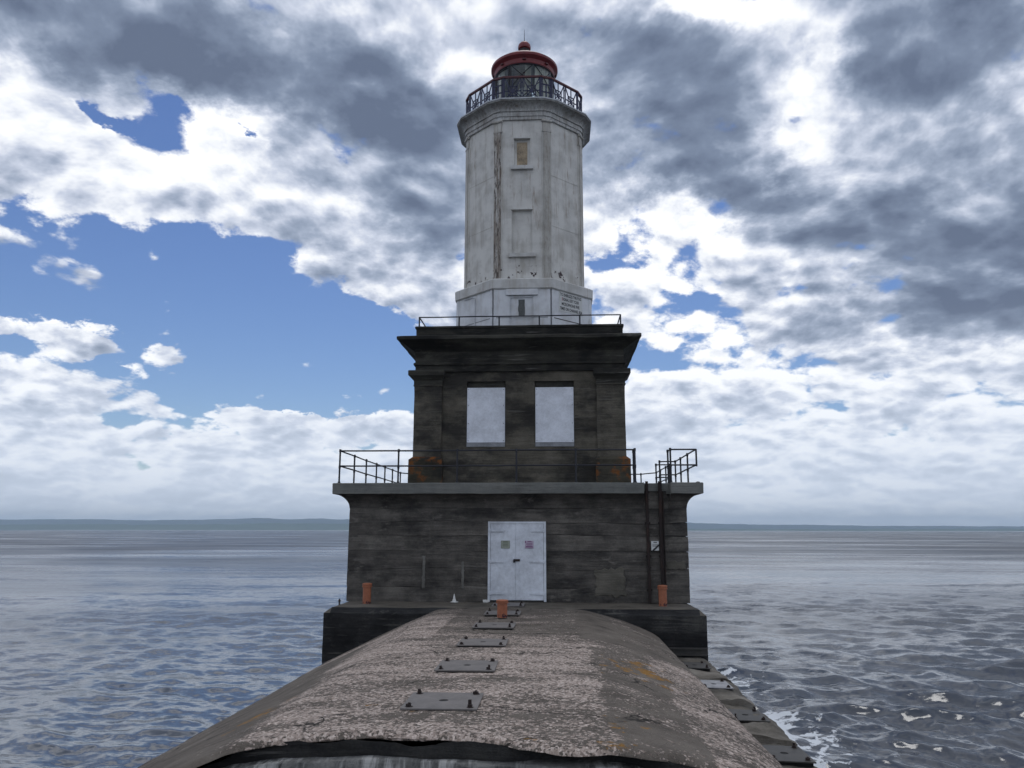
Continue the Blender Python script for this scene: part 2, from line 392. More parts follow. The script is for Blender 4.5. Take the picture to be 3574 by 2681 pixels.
def water_mat():
    m, N, b, tc = mat('lake_water')
    x, y, z = N.xyz(tc)
    at = N.new('ShaderNodeAttribute', attribute_name='foam')
    foam, chop, fine_ = N.xyz(at.outputs['Vector'])
    # wave slopes, from swell to ripple, added to the surface normal
    def slope(v, k):
        return N.vm('MULTIPLY', N.vm('SUBTRACT', v, (.5, .5, .5)), (k*.8, k, 0))
    st = N.map(tc, scale=(.62, 1.0, 1))
    gust = N.noise(N.map(tc, scale=(.02, .055, 1)), 1.0, 5, .6)
    k1 = N.m('MULTIPLY', N.m('MULTIPLY_ADD', chop, .5, .5), N.mr(gust, .3, .7, .55, 1.2, 'LINEAR'))
    s0 = N.vm('ADD', slope(N.noise(N.map(tc, scale=(.10, .26, 1)), 1.0, 3, .6, color=True), .42), slope(N.noise(N.map(tc, scale=(.014, .07, 1)), 1.0, 3, .6, color=True), .22))
    s1 = slope(N.noise(st, 2.0, 4, .68, color=True), .60)
    s2 = slope(N.noise(N.vm('ADD', st, (7, 3, 0)), 8.0, 3, .65, color=True), .5)
    sl_ = N.vm('ADD', s0, N.vm('SCALE', N.vm('ADD', s1, s2), k1))
    gn = N.new('ShaderNodeNewGeometry').outputs['Normal']
    N.l.new(N.vm('NORMALIZE', N.vm('ADD', gn, sl_)), b.inputs['Normal'])
    silt = N.noise(N.map(tc, scale=(.05, .10, 1)), 1.0, 5, .6)
    body = N.mix(N.mr(silt, .35, .65), (.044, .055, .074), (.082, .086, .094))
    fn = N.noise(N.map(tc, scale=(1, .8, 1)), 3.4, 8, .72)
    fv = N.voro(N.vm('ADD', tc, N.vm('SCALE', N.noise(tc, 4, 4, .6, color=True), .25)), 2.6, 'DISTANCE_TO_EDGE')
    fm = N.mr(N.m('ADD', foam, N.m('ADD', N.m('MULTIPLY', N.m('SUBTRACT', fn, .5), 1.9), N.m('MULTIPLY', N.m('SUBTRACT', .09, fv), 1.6))), .46, .60)
    fm = N.m('MULTIPLY', fm, N.mr(foam, .02, .10))
    N.l.new(N.mix(fm, body, (.62, .65, .68)), b.inputs['Base Color'])
    N.l.new(N.m('ADD', N.m('MULTIPLY_ADD', fm, .6, .11), N.m('MULTIPLY', fine_, N.mr(gust, .35, .65, .10, .42, 'LINEAR'))), b.inputs['Roughness'])   # ripple too small to carve, out on the lake
    b.inputs['IOR'].default_value = 1.333
    M['water'] = m
water_mat()
def land(name, c1, c2):
    m, N, b, tc = mat(name)
    n = N.noise(N.map(tc, scale=(1, 1, 4)), .004, 8, .65); n2 = N.noise(tc, .03, 4, .7)
    N.l.new(N.mix(N.mr(N.m('ADD', N.m('MULTIPLY', n, .7), N.m('MULTIPLY', n2, .3)), .38, .62), c1, c2), b.inputs['Base Color'])
    b.inputs['Roughness'].default_value = 1; b.inputs['Specular IOR Level'].default_value = 0; M[name] = m
land('hazed_shore_forest', (.065, .100, .070), (.10, .135, .092))  # forest green, lifted: some of the aerial haze is put into the colour
land('hazed_far_forest', (.045, .065, .075), (.065, .085, .092))  # lifted and bluish: distance haze painted into the woods on the hills
land('shore_sand', (.42, .40, .36), (.55, .52, .47))

# ---------------------------------------------------------------- geometry helpers
col0 = scene.collection
def vnoise(p, seed=0):
    """smooth value noise on an (n,3) array, about -1..1"""
    p = np.asarray(p, float)+seed*17.31
    i = np.floor(p).astype(np.int64); f = p-i; f = f*f*(3-2*f)
    def h(a, b, c):
        n = (a*374761393+b*668265263+c*2147483647+seed*974711) & 0xffffffff
        n = ((n ^ (n >> 13))*1274126177) & 0xffffffff
        return ((n ^ (n >> 16)) & 0xffff)/32767.5-1
    r = 0
    for dx_ in (0, 1):
        for dy_ in (0, 1):
            for dz_ in (0, 1):
                w = (f[:, 0] if dx_ else 1-f[:, 0])*(f[:, 1] if dy_ else 1-f[:, 1])*(f[:, 2] if dz_ else 1-f[:, 2])
                r = r+w*h(i[:, 0]+dx_, i[:, 1]+dy_, i[:, 2]+dz_)
    return r
def fbmn(p, scale, octs=4, seed=0, gain=.5):
    r, a, s = 0, 1, scale
    for o in range(octs):
        r = r+a*vnoise(np.asarray(p)*s, seed+o); a *= gain; s *= 2.03
    return r
def rough(V, amp, scale, seed=0, octs=4):
    V = np.asarray(V, float)
    d = np.stack([fbmn(V, scale, octs, seed+k*5) for k in range(3)], 1)
    return V+d*amp
class MB:
    """collects verts and faces of one mesh"""
    def __init__(s): s.v = []; s.f = []
    def add(s, V, F):
        o = len(s.v); s.v += [tuple(map(float, p)) for p in V]; s.f += [tuple(i+o for i in q) for q in F]; return s
    def box(s, x0, x1, y0, y1, z0, z1):
        V = [(x, y, z) for z in (z0, z1) for y in (y0, y1) for x in (x0, x1)]
        return s.add(V, [(0, 2, 3, 1), (4, 5, 7, 6), (0, 1, 5, 4), (2, 6, 7, 3), (0, 4, 6, 2), (1, 3, 7, 5)])
    def bar(s, a, b, w, h=None, up_=(0, 0, 1)):
        """rectangular bar from a to b"""
        a, b = Vector(a), Vector(b); d = (b-a).normalized(); u = Vector(up_)
        if abs(d.dot(u)) > .95: u = Vector((0, 1, 0))
        r = d.cross(u).normalized(); u = r.cross(d); h = h or w
        V = [p+r*i*w/2+u*j*h/2 for p in (a, b) for j in (-1, 1) for i in (-1, 1)]
        return s.add(V, [(0, 1, 3, 2), (4, 6, 7, 5), (0, 4, 5, 1), (2, 3, 7, 6), (0, 2, 6, 4), (1, 5, 7, 3)])
    def tube(s, pts, r, n=10, caps=True):
        pts = [Vector(p) for p in pts]; V = []; F = []
        for i, p in enumerate(pts):
            d = (pts[min(i+1, len(pts)-1)]-pts[max(i-1, 0)]).normalized()
            u = Vector((0, 0, 1)) if abs(d.z) < .9 else Vector((1, 0, 0))
            a = d.cross(u).normalized(); c = d.cross(a)
            rr = r[i] if isinstance(r, (list, tuple)) else r
            V += [p+(a*math.cos(t)+c*math.sin(t))*rr for t in [2*math.pi*k/n for k in range(n)]]
        for i in range(len(pts)-1):
            F += [(i*n+k, i*n+(k+1) % n, (i+1)*n+(k+1) % n, (i+1)*n+k) for k in range(n)]
        if caps: F += [tuple(range(n))[::-1], tuple(range((len(pts)-1)*n, len(pts)*n))]
        return s.add(V, F)
    def lathe(s, prof, cx=0, cy=0, n=32, a0=0.0, a1=2*math.pi, caps=True):
        full = abs(a1-a0-2*math.pi) < 1e-6; m = n if full else n+1
        V = [(cx+r*math.cos(a0+(a1-a0)*k/n), cy+r*math.sin(a0+(a1-a0)*k/n), z) for r, z in prof for k in range(m)]
        F = []
        for i in range(len(prof)-1):
            for k in range(n):
                k2 = (k+1) % m
                F.append((i*m+k, i*m+k2, (i+1)*m+k2, (i+1)*m+k))
        if full and caps:
            F += [tuple(range(m))[::-1], tuple(range((len(prof)-1)*m, len(prof)*m))]
        return s.add(V, F)
    def loft(s, loops, caps=True):
        n = len(loops[0]); V = [p for l in loops for p in l]; F = []
        for i in range(len(loops)-1):
            F += [(i*n+k, i*n+(k+1) % n, (i+1)*n+(k+1) % n, (i+1)*n+k) for k in range(n)]
        if caps: F += [tuple(range(n))[::-1], tuple(range((len(loops)-1)*n, len(loops)*n))]
        return s.add(V, F)
    def build(s, name, m, parent=None, smooth=False, sub=True):
        return obj(name, s.v, s.f, m, parent, smooth)
def obj(name, V, F, m, parent=None, smooth=False):
    me = bpy.data.meshes.new(name)
    off = np.array(parent_loc(parent))
    V = np.asarray(V, float)-off
    me.from_pydata([tuple(p) for p in V], [], [tuple(f) for f in F]); me.update()
    bm = bmesh.new(); bm.from_mesh(me); bmesh.ops.recalc_face_normals(bm, faces=bm.faces); bm.to_mesh(me); bm.free()
    if smooth:
        me.polygons.foreach_set('use_smooth', [True]*len(me.polygons))
    if isinstance(m, str): m = M[m]
    me.materials.append(m)
    o = bpy.data.objects.new(name, me); col0.objects.link(o)
    if parent: o.parent = parent
    return o
def parent_loc(p):
    l = Vector((0, 0, 0))
    while p: l = l+p.location; p = p.parent
    return tuple(l)
def sharp(o, ang=35):
    """smooth shading that keeps the hard edges"""
    me = o.data; me.polygons.foreach_set('use_smooth', [True]*len(me.polygons))
    bm = bmesh.new(); bm.from_mesh(me)
    for e in bm.edges:
        if len(e.link_faces) != 2 or e.calc_face_angle(0) > rad(ang): e.smooth = False
    bm.to_mesh(me); bm.free(); return o
def tag(o, label, cat, group=None):
    o['label'] = label; o['category'] = cat
    if group: o['group'] = group
    return o
def thing(name, label, cat, loc=(0, 0, 0), group=None):
    o = bpy.data.objects.new(name, None); col0.objects.link(o); o.location = loc; o.empty_display_size = .2
    return tag(o, label, cat, group)
def part(name, parent, loc=(0, 0, 0)):
    o = bpy.data.objects.new(name, None); col0.objects.link(o); o.parent = parent; o.empty_display_size = .1
    return o
def grid_box(x0, x1, y0, y1, z0, z1, res, faces='xXyYzZ'):
    """box with gridded faces and shared edges"""
    idx = {}; V = []; F = []
    nx, ny, nz = (max(1, round(abs(b-a)/res)) for a, b in ((x0, x1), (y0, y1), (z0, z1)))
    def vid(i, j, k):
        if (i, j, k) not in idx:
            idx[i, j, k] = len(V); V.append((x0+(x1-x0)*i/nx, y0+(y1-y0)*j/ny, z0+(z1-z0)*k/nz))
        return idx[i, j, k]
    for a in range(nx):
        for c in range(nz):
            if 'y' in faces: F.append((vid(a, 0, c), vid(a+1, 0, c), vid(a+1, 0, c+1), vid(a, 0, c+1)))
            if 'Y' in faces: F.append((vid(a, ny, c), vid(a, ny, c+1), vid(a+1, ny, c+1), vid(a+1, ny, c)))
        for c in range(ny):
            if 'z' in faces: F.append((vid(a, c, 0), vid(a, c+1, 0), vid(a+1, c+1, 0), vid(a+1, c, 0)))
            if 'Z' in faces: F.append((vid(a, c, nz), vid(a+1, c, nz), vid(a+1, c+1, nz), vid(a, c+1, nz)))
    for b in range(ny):
        for c in range(nz):
            if 'x' in faces: F.append((vid(0, b, c), vid(0, b, c+1), vid(0, b+1, c+1), vid(0, b+1, c)))
            if 'X' in faces: F.append((vid(nx, b, c), vid(nx, b+1, c), vid(nx, b+1, c+1), vid(nx, b, c+1)))
    return np.array(V), F
def rect_loop(hx, hy, cx, cy, z, res_n):
    """closed rectangle with res_n points per side"""
    P = [(-hx, -hy), (hx, -hy), (hx, hy), (-hx, hy)]; out = []
    for k in range(4):
        a, b = P[k], P[(k+1) % 4]
        for t in range(res_n): out.append((cx+a[0]+(b[0]-a[0])*t/res_n, cy+a[1]+(b[1]-a[1])*t/res_n, z))
    return out
def ring_profile(prof, cx, cy, n=40):
    """moulding swept round a square: prof = [(half-width, z), ...]"""
    mb = MB(); mb.loft([rect_loop(h, h, cx, cy, z, n) for h, z in prof]); return np.array(mb.v), mb.f
TS = .967                                # width of the iron tower against the drawing below
def oct16(a, h, z, cx, cy, rot=0.0):
    """octagon with cut corners: flats at distance a with half-length h; one flat faces -Y"""
    P = []; a, h = a*TS, h*TS
    for k in range(8):
        t = rad(-90+45*k)+rot; n = (math.cos(t), math.sin(t)); u = (-math.sin(t), math.cos(t))
        for sgn in (-1, 1): P.append((cx+n[0]*a+u[0]*h*sgn, cy+n[1]*a+u[1]*h*sgn, z))
    return P

# ---------------------------------------------------------------- setting: lake and far shores
WZ = -1.35
def make_water():
    # fan of cells that grow with distance; the sector the lake is looked at through is finest
    rs = [3.0]
    while rs[-1] < 15500:
        r = rs[-1]; rs.append(r+max(.05, min(r*r/3100, r*.05)))
    rs = np.array(rs); drs = np.gradient(rs)
    th = np.concatenate([np.linspace(-180, -47, 60)[:-1], np.linspace(-47, 40, 900), np.linspace(40, 180, 62)[1:-1]])
    T, R = np.meshgrid(np.radians(th), rs); D = np.repeat(drs[:, None], len(th), 1)
    X = CAM.x+R*np.sin(T); Y = CAM.y+R*np.cos(T); Z = np.zeros_like(X); HX = np.zeros_like(X); HY = np.zeros_like(X)
    rng = np.random.default_rng(4)
    P = np.stack([X.ravel(), Y.ravel(), 0*X.ravel()], 1)
    # open water on the right is rougher than the lee on the left
    side = 1/(1+np.exp(-(X-3.0)/3.0))
    patch = 1+.45*fbmn(P*np.array([.05, .09, 1]), 1.0, 3, 9).reshape(X.shape)
    chop = (.34+.58*side)*np.clip(patch, .35, 1.6)
    near = R < 420
    for k in range(84):
        lam = .24*(10.0 ** rng.random()); d = rad(205+rng.normal(0, 38)); kk = 2*math.pi/lam
        a = .0074*lam**.58*(.6+.8*rng.random()); ph = rng.random()*6.283
        w = np.clip(lam/(2.2*D)-.6, 0, 1)*near
        arg = kk*(X*math.sin(d)+Y*math.cos(d))+ph
        s_, c_ = np.sin(arg), np.cos(arg)
        Z += w*a*s_; HX += w*a*.75*math.sin(d)*c_; HY += w*a*.75*math.cos(d)*c_
    X2 = X+HX*chop; Y2 = Y+HY*chop; Z2 = WZ+Z*chop*1.0
    n, m = X.shape
    V = np.stack([X2, Y2, Z2], -1).reshape(-1, 3)
    i = np.arange(n-1)[:, None]*m+np.arange(m)[None, :]; j = np.arange(n-1)[:, None]*m+(np.arange(m)[None, :]+1) % m
    F = np.stack([i, j, j+m, i+m], -1).reshape(-1, 4)
    me = bpy.data.meshes.new('lake'); me.vertices.add(len(V)); me.vertices.foreach_set('co', V.ravel())
    me.loops.add(F.size); me.loops.foreach_set('vertex_index', F[:, ::-1].ravel().astype(np.int32))
    me.polygons.add(len(F)); me.polygons.foreach_set('loop_start', np.arange(0, F.size, 4, dtype=np.int32))
    me.polygons.foreach_set('use_smooth', np.ones(len(F), bool)); me.update(calc_edges=True)
    edge = 4.62+.12*np.sin(Y*.9)+.10*fbmn(P, .8, 3, 3).reshape(X.shape)
    dist = X-edge
    foam = np.where(dist > -.8, np.exp(-np.clip(dist, 0, None)/.75), 0)*np.where((Y < -1.0) & (Y > -22), 1, 0)
    foam *= np.clip(.80+.5*fbmn(P*np.array([.3, .45, 1]), 1.0, 3, 5).reshape(X.shape), 0, 1.1)
    foam += .33*np.exp(-((X-6.2-.22*(Y+2))/1.2)**2)*np.where((Y < 1) & (Y > -14), 1, 0)*np.clip(.5+fbmn(P, .35, 3, 12).reshape(X.shape), 0, 1)
    at = me.attributes.new('foam', 'FLOAT_VECTOR', 'POINT')
    at.data.foreach_set('vector', np.stack([foam, chop, np.clip((R-14)/170, 0, 1)**.6], -1).reshape(-1).astype(np.float32))
    me.materials.append(M['water'])
    o = bpy.data.objects.new('lake', me); col0.objects.link(o); o['kind'] = 'structure'
make_water()

def ridge(name, y_front, y_back, heights, m, seed, x0=-15000, x1=14000, nx=1500, ny=14, base=WZ-.6):
    """a real strip of hilly land: rises from the shore to its crest and falls behind"""
    xs = np.linspace(x0, x1, nx); hs = np.interp(xs, [h[0] for h in heights], [h[1] for h in heights])
    pt = np.stack([xs, 0*xs, 0*xs], 1)
    hs = hs*(1+.05*fbmn(pt, 1/900., 4, seed))+4.5*fbmn(pt, 1/110., 3, seed+3)
    V = []; F = []
    for j in range(ny):
        t = j/(ny-1); prof = math.sin(min(1, t*1.25)*math.pi/2)**.8 if t < .8 else math.cos((t-.8)/.2*math.pi/2)
        y = y_front+(y_back-y_front)*t
        yy = y+120*fbmn(pt*np.array([1, 0, 0])+np.array([0, y, 0]), 1/700., 2, seed+7)
        zz_ = base+hs*max(prof, 0)*(1+.10*fbmn(pt+np.array([0, y, 0]), 1/400., 3, seed+2)*(1-abs(2*t-1)))
        V += list(zip(xs, yy, zz_))
    for j in range(ny-1):
        F += [(j*nx+i, j*nx+i+1, (j+1)*nx+i+1, (j+1)*nx+i) for i in range(nx-1)]
    o = obj(name, V, F, m, None, True); o['kind'] = 'structure'
ridge('wooded_shore', 8000, 8900, [(-15000, 62), (-6000, 64), (-3800, 66), (-2600, 80), (-1700, 84), (200, 70), (1300, 26), (2700, 22), (4500, 30), (14000, 40)], 'hazed_shore_forest', 3)
ridge('distant_hills', 10600, 12800, [(-15000, 150), (-7700, 168), (-6000, 158), (-4600, 180), (-3400, 172), (-2000, 150), (0, 120), (1700, 122), (2600, 105), (3600, 88), (5900, 78), (14000, 70)], 'hazed_far_forest', 21)
bm_ = MB()
xs = np.linspace(-14500, 13500, 240)
V = [(x, 7935+12*math.sin(x/400), WZ-.2) for x in xs]+[(x, 8030+12*math.sin(x/400), WZ+4.5) for x in xs]
n_ = len(xs)
o = obj('sand_beach', V, [(i, i+1, n_+i+1, n_+i) for i in range(n_-1)], 'shore_sand'); o['kind'] = 'structure'

# ---------------------------------------------------------------- lighthouse
BX, AY = -.08, 4.74                      # axis of the masonry
TX = -.02                                # axis of the iron tower
LH = thing('lighthouse', 'white eight-sided iron lighthouse tower on a stepped dark concrete building with red lantern roof', 'lighthouse', (BX, AY, 0))
HW = 4.74                                # half width of lower storey
rng = random.Random(3)
# platform (projecting plinth) with worn chamfer
def platform():
    V, F = grid_box(BX-HW-.12, BX+HW+.12, -1.73, AY+HW+.12, -2.6, 0.0, .16)
    V = np.array(V); top = V[:, 2] > -.01
    ex = np.clip((np.abs(V[:, 0]-BX)-(HW-.06))/.18, 0, 1); ey = np.clip((-1.55-V[:, 1])/.18, 0, 1)
    V[:, 2] -= np.where(top, .15*np.maximum(ex, ey), 0)
    V = rough(V, .012, 1.4, 2, 5)
    V[:, 1] += np.where((V[:, 1] < -1.5) & (V[:, 2] < -.95), .05*np.sign(np.sin(V[:, 0]*1.3))*0, 0)
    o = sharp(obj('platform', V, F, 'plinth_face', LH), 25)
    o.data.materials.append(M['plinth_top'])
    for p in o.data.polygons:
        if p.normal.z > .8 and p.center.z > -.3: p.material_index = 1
platform()
# lower storey: cast lifts, each its own course on a recessed core
LW = part('lower_wall', LH)
MB().box(BX-HW+.05, BX+HW-.05, .05, AY+HW-.05, .01, 2.93).build('wall_core', 'wall_concrete', LW)
JZ = [0.004, .40, .885, 1.36, 1.80, 2.17, 2.56]
def joint(k, P):
    if k == 0: return np.full(len(P), .004)
    if k == len(JZ)-1: return np.full(len(P), 2.56)+.012*fbmn(P*np.array([1, 1, 0]), .7, 3, 40)
    return JZ[k]+.05*fbmn(P*np.array([1, 1, 0]), .38, 5, 30+k)
for k in range(len(JZ)-1):
    V, F = grid_box(BX-HW, BX+HW, 0, AY+HW, 0, 1, .13)
    V = np.array(V); nz = 4
    V2, F2 = grid_box(BX-HW, BX+HW, 0, 2*HW, 0, .52, .13)
    V = np.array(V2); t = V[:, 2]/.52; V[:, 1] *= (AY+HW)/(2*HW)
    g = .001+.013*np.clip(fbmn(V*np.array([1, 1, 0]), .9, 3, 50+k), 0, 1)
    lo, hi = joint(k, V)+(g if k else 0), joint(k+1, V)-g
    V[:, 2] = lo+(hi-lo)*t
    V = rough(V, .008, 2.2, 60+k, 5)
    pr = rng.uniform(-.008, .008)
    V[:, 1] += np.where(V[:, 1] < .5, pr, 0); V[:, 0] += np.where(np.abs(V[:, 0]-BX) > HW-.1, np.sign(V[:, 0]-BX)*pr, 0)
    # crumbled arrises
    e = np.minimum(t, 1-t); V[:, 1] += np.where((V[:, 1] < .5) & (e < .02), .03*np.clip(fbmn(V, 1.4, 3, 70+k), 0, 1), 0)
    sharp(obj('wall_course', V, F2, 'wall_concrete', LW), 30)
# cove under the deck slab
prof = [(HW-.02, 2.55)]+[(HW+.40*(1-math.cos(t)), 2.56+.385*math.sin(t)) for t in [math.pi/2*k/9 for k in range(10)]]
V, F = ring_profile(prof, BX, AY, 64)
V = rough(V, .007, 2.0, 90, 4)
SL0, SL1 = 3.46, 4.20                    # slot the ladder passes through
# front cove and slab are cut through at the slot
def cut_slot(V, F, y_lim):
    V = np.array(V); cen = np.array([V[list(f)].mean(0) for f in F])
    return [f for f, c in zip(F, cen) if not (SL0 < c[0] < SL1 and c[1] < y_lim)]
def slotted(name, prof, m, seed, amp):
    """moulding round the block, split into the two runs beside the ladder slot"""
    top = prof[-1][1]
    for (xa, xb) in ((None, SL0), (SL1, None)):
        loops = []
        for h, z in prof:
            yf = AY-h; p = []
            if xa is None:
                p = [(SL0, yf+(0), z)]
                p = [(SL0-(SL0-(BX-h))*t/40, yf, z) for t in range(41)]+[(BX-h, yf+(2*h)*t/40, z) for t in range(1, 41)]+[(BX, AY+h, z), (BX, yf+.9, z), (SL0, .02, z)]
            else:
                p = [(SL1+((BX+h)-SL1)*t/8, yf, z) for t in range(9)]+[(BX+h, yf+2*h*t/40, z) for t in range(1, 41)]+[(BX+.003, AY+h, z), (BX+.003, yf+.9, z), (SL1, .02, z)]
            loops.append(p)
        mb = MB(); mb.loft(loops)
        V = rough(np.array(mb.v), amp, 1.8, seed, 4)
        sharp(obj(name, V, mb.f, m, LH), 30)
slotted('cove', prof, 'wall_concrete', 90, .006)
slotted('deck_slab', [(HW+.38, 2.945), (HW+.405, 2.952), (HW+.41, 3.235), (HW+.385, 3.25)], 'deck_concrete', 95, .005)
MB().box(SL0-.3, SL1+.3, .03, .9, 2.50, 3.235).build('slot_back', 'wall_concrete', LH)
MB().box(SL0+.02, SL1-.02, -.012, .03, 3.03, 3.238).build('slot_lintel', 'deck_concrete', LH)
# mortar repairs on the lower wall
def patch(pts, th, m, name, seed):
    n = len(pts); P = np.array([(x, -.014, z) for x, z in pts]); c = P.mean(0)
    V = list(P)+[(x, -.014-th, z) for x, z in (pts*1)]
    V = np.array(V); V[n:, 0] = c[0]+(V[n:, 0]-c[0])*.93; V[n:, 2] = c[2]+(V[n:, 2]-c[2])*.93
    V[n:, 1] += .004*fbmn(V[n:], 3, 2, seed)
    F = [(i, (i+1) % n, n+(i+1) % n, n+i) for i in range(n)]+[tuple(range(n, 2*n))]
    obj(name, V, F, m, LW)
def ragged(x0, x1, z0, z1, seed, j=.03, n=9):
    r = random.Random(seed); p = []
    for k in range(n): p.append((x0+(x1-x0)*k/n, z0+r.uniform(-j, j)))
    for k in range(n): p.append((x1+r.uniform(-j, j), z0+(z1-z0)*k/n))
    for k in range(n): p.append((x1-(x1-x0)*k/n, z1+r.uniform(-j, j)))
    for k in range(n): p.append((x0+r.uniform(-j, j), z1-(z1-z0)*k/n))
    return p
patch(ragged(2.08, 2.92, .16, .92, 5, .05), .012, 'patch_mortar', 'repair_patch', 1)
patch(ragged(4.02, 4.58, .90, 1.12, 8, .03), .012, 'patch_mortar', 'repair_patch', 2)
patch(ragged(-2.70, -2.62, .36, 1.24, 6, .012, 12), .008, 'pale_mortar', 'mortar_strip', 3)
patch(ragged(-1.60, -1.53, .36, 1.10, 7, .012, 12), .008, 'pale_mortar', 'mortar_strip', 4)
# double door
DR = part('door', LH)
dx0, dx1, dz1 = -.865, .75, 2.19
MB().box(dx0, dx0+.065, -.055, .0, .02, dz1).build('door_frame', 'door_white', DR)
MB().box(dx1-.065, dx1, -.055, .0, .02, dz1).build('door_frame', 'door_white', DR)
MB().box(dx0+.067, dx1-.067, -.055, .0, dz1-.06, dz1-.002).build('door_frame', 'door_white', DR)
mid_ = (dx0+dx1)/2-.03
MB().box(dx0+.072, mid_-.004, -.040, 0, .06, dz1-.066).build('door_leaf', 'door_white', DR)
MB().box(mid_+.004, dx1-.072, -.043, 0, .06, dz1-.066).build('door_leaf', 'door_white', DR)
MB().box(mid_, mid_+.105, -.056, -.044, .065, dz1-.07).build('cover_strip', 'door_white', DR)
for z in (.24, 1.10, 1.94):
    for s_, x in ((1, dx0+.02), (-1, dx1-.02)):
        mb = MB().box(min(x, x+s_*.42), max(x, x+s_*.42), -.072, -.057, z-.028, z+.028)
        mb.tube([(x+s_*.055, -.068, z-.05), (x+s_*.055, -.068, z+.05)], .014, 8)
        mb.build('hinge_strap', 'door_white', DR)
mb = MB().box(mid_-.06, mid_+.115, -.078, -.058, 1.105, 1.165); mb.build('hasp', 'rusty_bolt', DR)
mb = MB().box(mid_-.075, mid_-.015, -.105, -.079, 1.07, 1.13)
mb.tube([(mid_-.045+.022*math.cos(t), -.09, 1.13+.035*math.sin(t)) for t in [math.pi*k/8 for k in range(9)]], .006, 6).build('padlock', 'black_rail', DR)
MB().box(dx0+.15, dx1-.1, -.02, .0, .03, .055).build('threshold', 'black_rail', DR)

# upper storey ------------------------------------------------------------
UY, UH = 1.50, 3.24                      # front of pilasters, half width
UW = part('upper_wall', LH)
def holed_wall(name, x0, x1, z0, z1, holes, yf, depth, m, parent, res=.14, amp=.005):
    xs = sorted(set([x0, x1]+[v for h in holes for v in h[:2]])); zs = sorted(set([z0, z1]+[v for h in holes for v in h[2:]]))
    def fill(a):
        out = []
        for p, q_ in zip(a, a[1:]):
            n = max(1, round((q_-p)/res)); out += [p+(q_-p)*i/n for i in range(n)]
        return out+[a[-1]]
    xs, zs = fill(xs), fill(zs); mb = MB()
    ins = lambda x, z: any(h[0] < x < h[1] and h[2] < z < h[3] for h in holes)
    Y = lambda i, j: yf+depth if (0 <= i < len(xs)-1 and 0 <= j < len(zs)-1 and ins((xs[i]+xs[i+1])/2, (zs[j]+zs[j+1])/2)) else yf
    V = []; idx = {}; F = []
    def vid(x, y, z):
        k = (round(x, 4), round(y, 4), round(z, 4))
        if k not in idx: idx[k] = len(V); V.append((x, y, z))
        return idx[k]
    for i in range(len(xs)-1):
        for j in range(len(zs)-1):
            y = Y(i, j); F.append((vid(xs[i], y, zs[j]), vid(xs[i+1], y, zs[j]), vid(xs[i+1], y, zs[j+1]), vid(xs[i], y, zs[j+1])))
            if i and Y(i-1, j) != y: a, b = Y(i-1, j), y; F.append((vid(xs[i], a, zs[j]), vid(xs[i], b, zs[j]), vid(xs[i], b, zs[j+1]), vid(xs[i], a, zs[j+1])))
            if j and Y(i, j-1) != y: a, b = Y(i, j-1), y; F.append((vid(xs[i], a, zs[j]), vid(xs[i+1], a, zs[j]), vid(xs[i+1], b, zs[j]), vid(xs[i], b, zs[j])))
    V = rough(np.array(V), amp, 2.5, 13, 4)
    return sharp(obj(name, V, F, m, parent), 30)
WIN = [(-1.70, -.495, 4.455, 6.49), (.41, 1.615, 4.455, 6.49)]
holed_wall('panel_wall', BX-2.45, BX+2.45, 3.24, 6.86, WIN, UY+.10, .16, 'upper_concrete', UW)
V, F = grid_box(BX-UH+.12, BX+UH-.12, UY+.28, AY+UH-.12, 3.24, 7.9, .3)
sharp(obj('wall_core', rough(V, .005, 2, 14), F, 'upper_concrete', UW), 30)
for sx in (-1, 1):
    for sy in (-1, 1):
        def pbox(o1, o2, z0, z1, name, m, seed, res=.12, wid=.86):
            xa, xb = BX+sx*(UH-wid), BX+sx*(UH+o1)
            ya, yb = AY+sy*(UH-wid), AY+sy*(UH+o1)
            V, F = grid_box(min(xa-sx*o2, xb), max(xa-sx*o2, xb), min(ya-sy*o2, yb), max(ya-sy*o2, yb), z0, z1, res)
            return sharp(obj(name, rough(V, .007, 2.2, seed, 4), F, m, UW), 30)
        s0 = 100+sx*3+sy*7
        pbox(0, 0, 4.13, 6.36, 'pilaster', 'upper_concrete', s0)
        o = pbox(.115, .06, 3.24, 4.06, 'pilaster_base', 'lichen_concrete', s0+1)
        # weathered slope of the base
        xa, xb = BX+sx*(UH-.86), BX+sx*UH; ya, yb = AY+sy*(UH-.86), AY+sy*UH
        def rl(g, z):
            x0_, x1_ = min(xa, xb), max(xa, xb); y0_, y1_ = min(ya, yb), max(ya, yb)
            return [(x0_-(g if sx < 0 else g*.5), y0_-(g if sy < 0 else g*.5), z), (x1_+(g if sx > 0 else g*.5), y0_-(g if sy < 0 else g*.5), z), (x1_+(g if sx > 0 else g*.5), y1_+(g if sy > 0 else g*.5), z), (x0_-(g if sx < 0 else g*.5), y1_+(g if sy > 0 else g*.5), z)]
        MB().loft([rl(.11, 4.055), rl(.002, 4.15)]).build('pilaster_base_slope', 'lichen_concrete', UW)
        MB().loft([rl(.03, 6.345), rl(.03, 6.375)]).build('pilaster_necking', 'upper_concrete', UW)
        MB().loft([rl(.012, 6.38), rl(.02, 6.52), rl(.09, 6.60), rl(.165, 6.655), rl(.175, 6.665), rl(.175, 6.80), rl(.155, 6.82)]).build('pilaster_capital', 'cornice_concrete', UW)
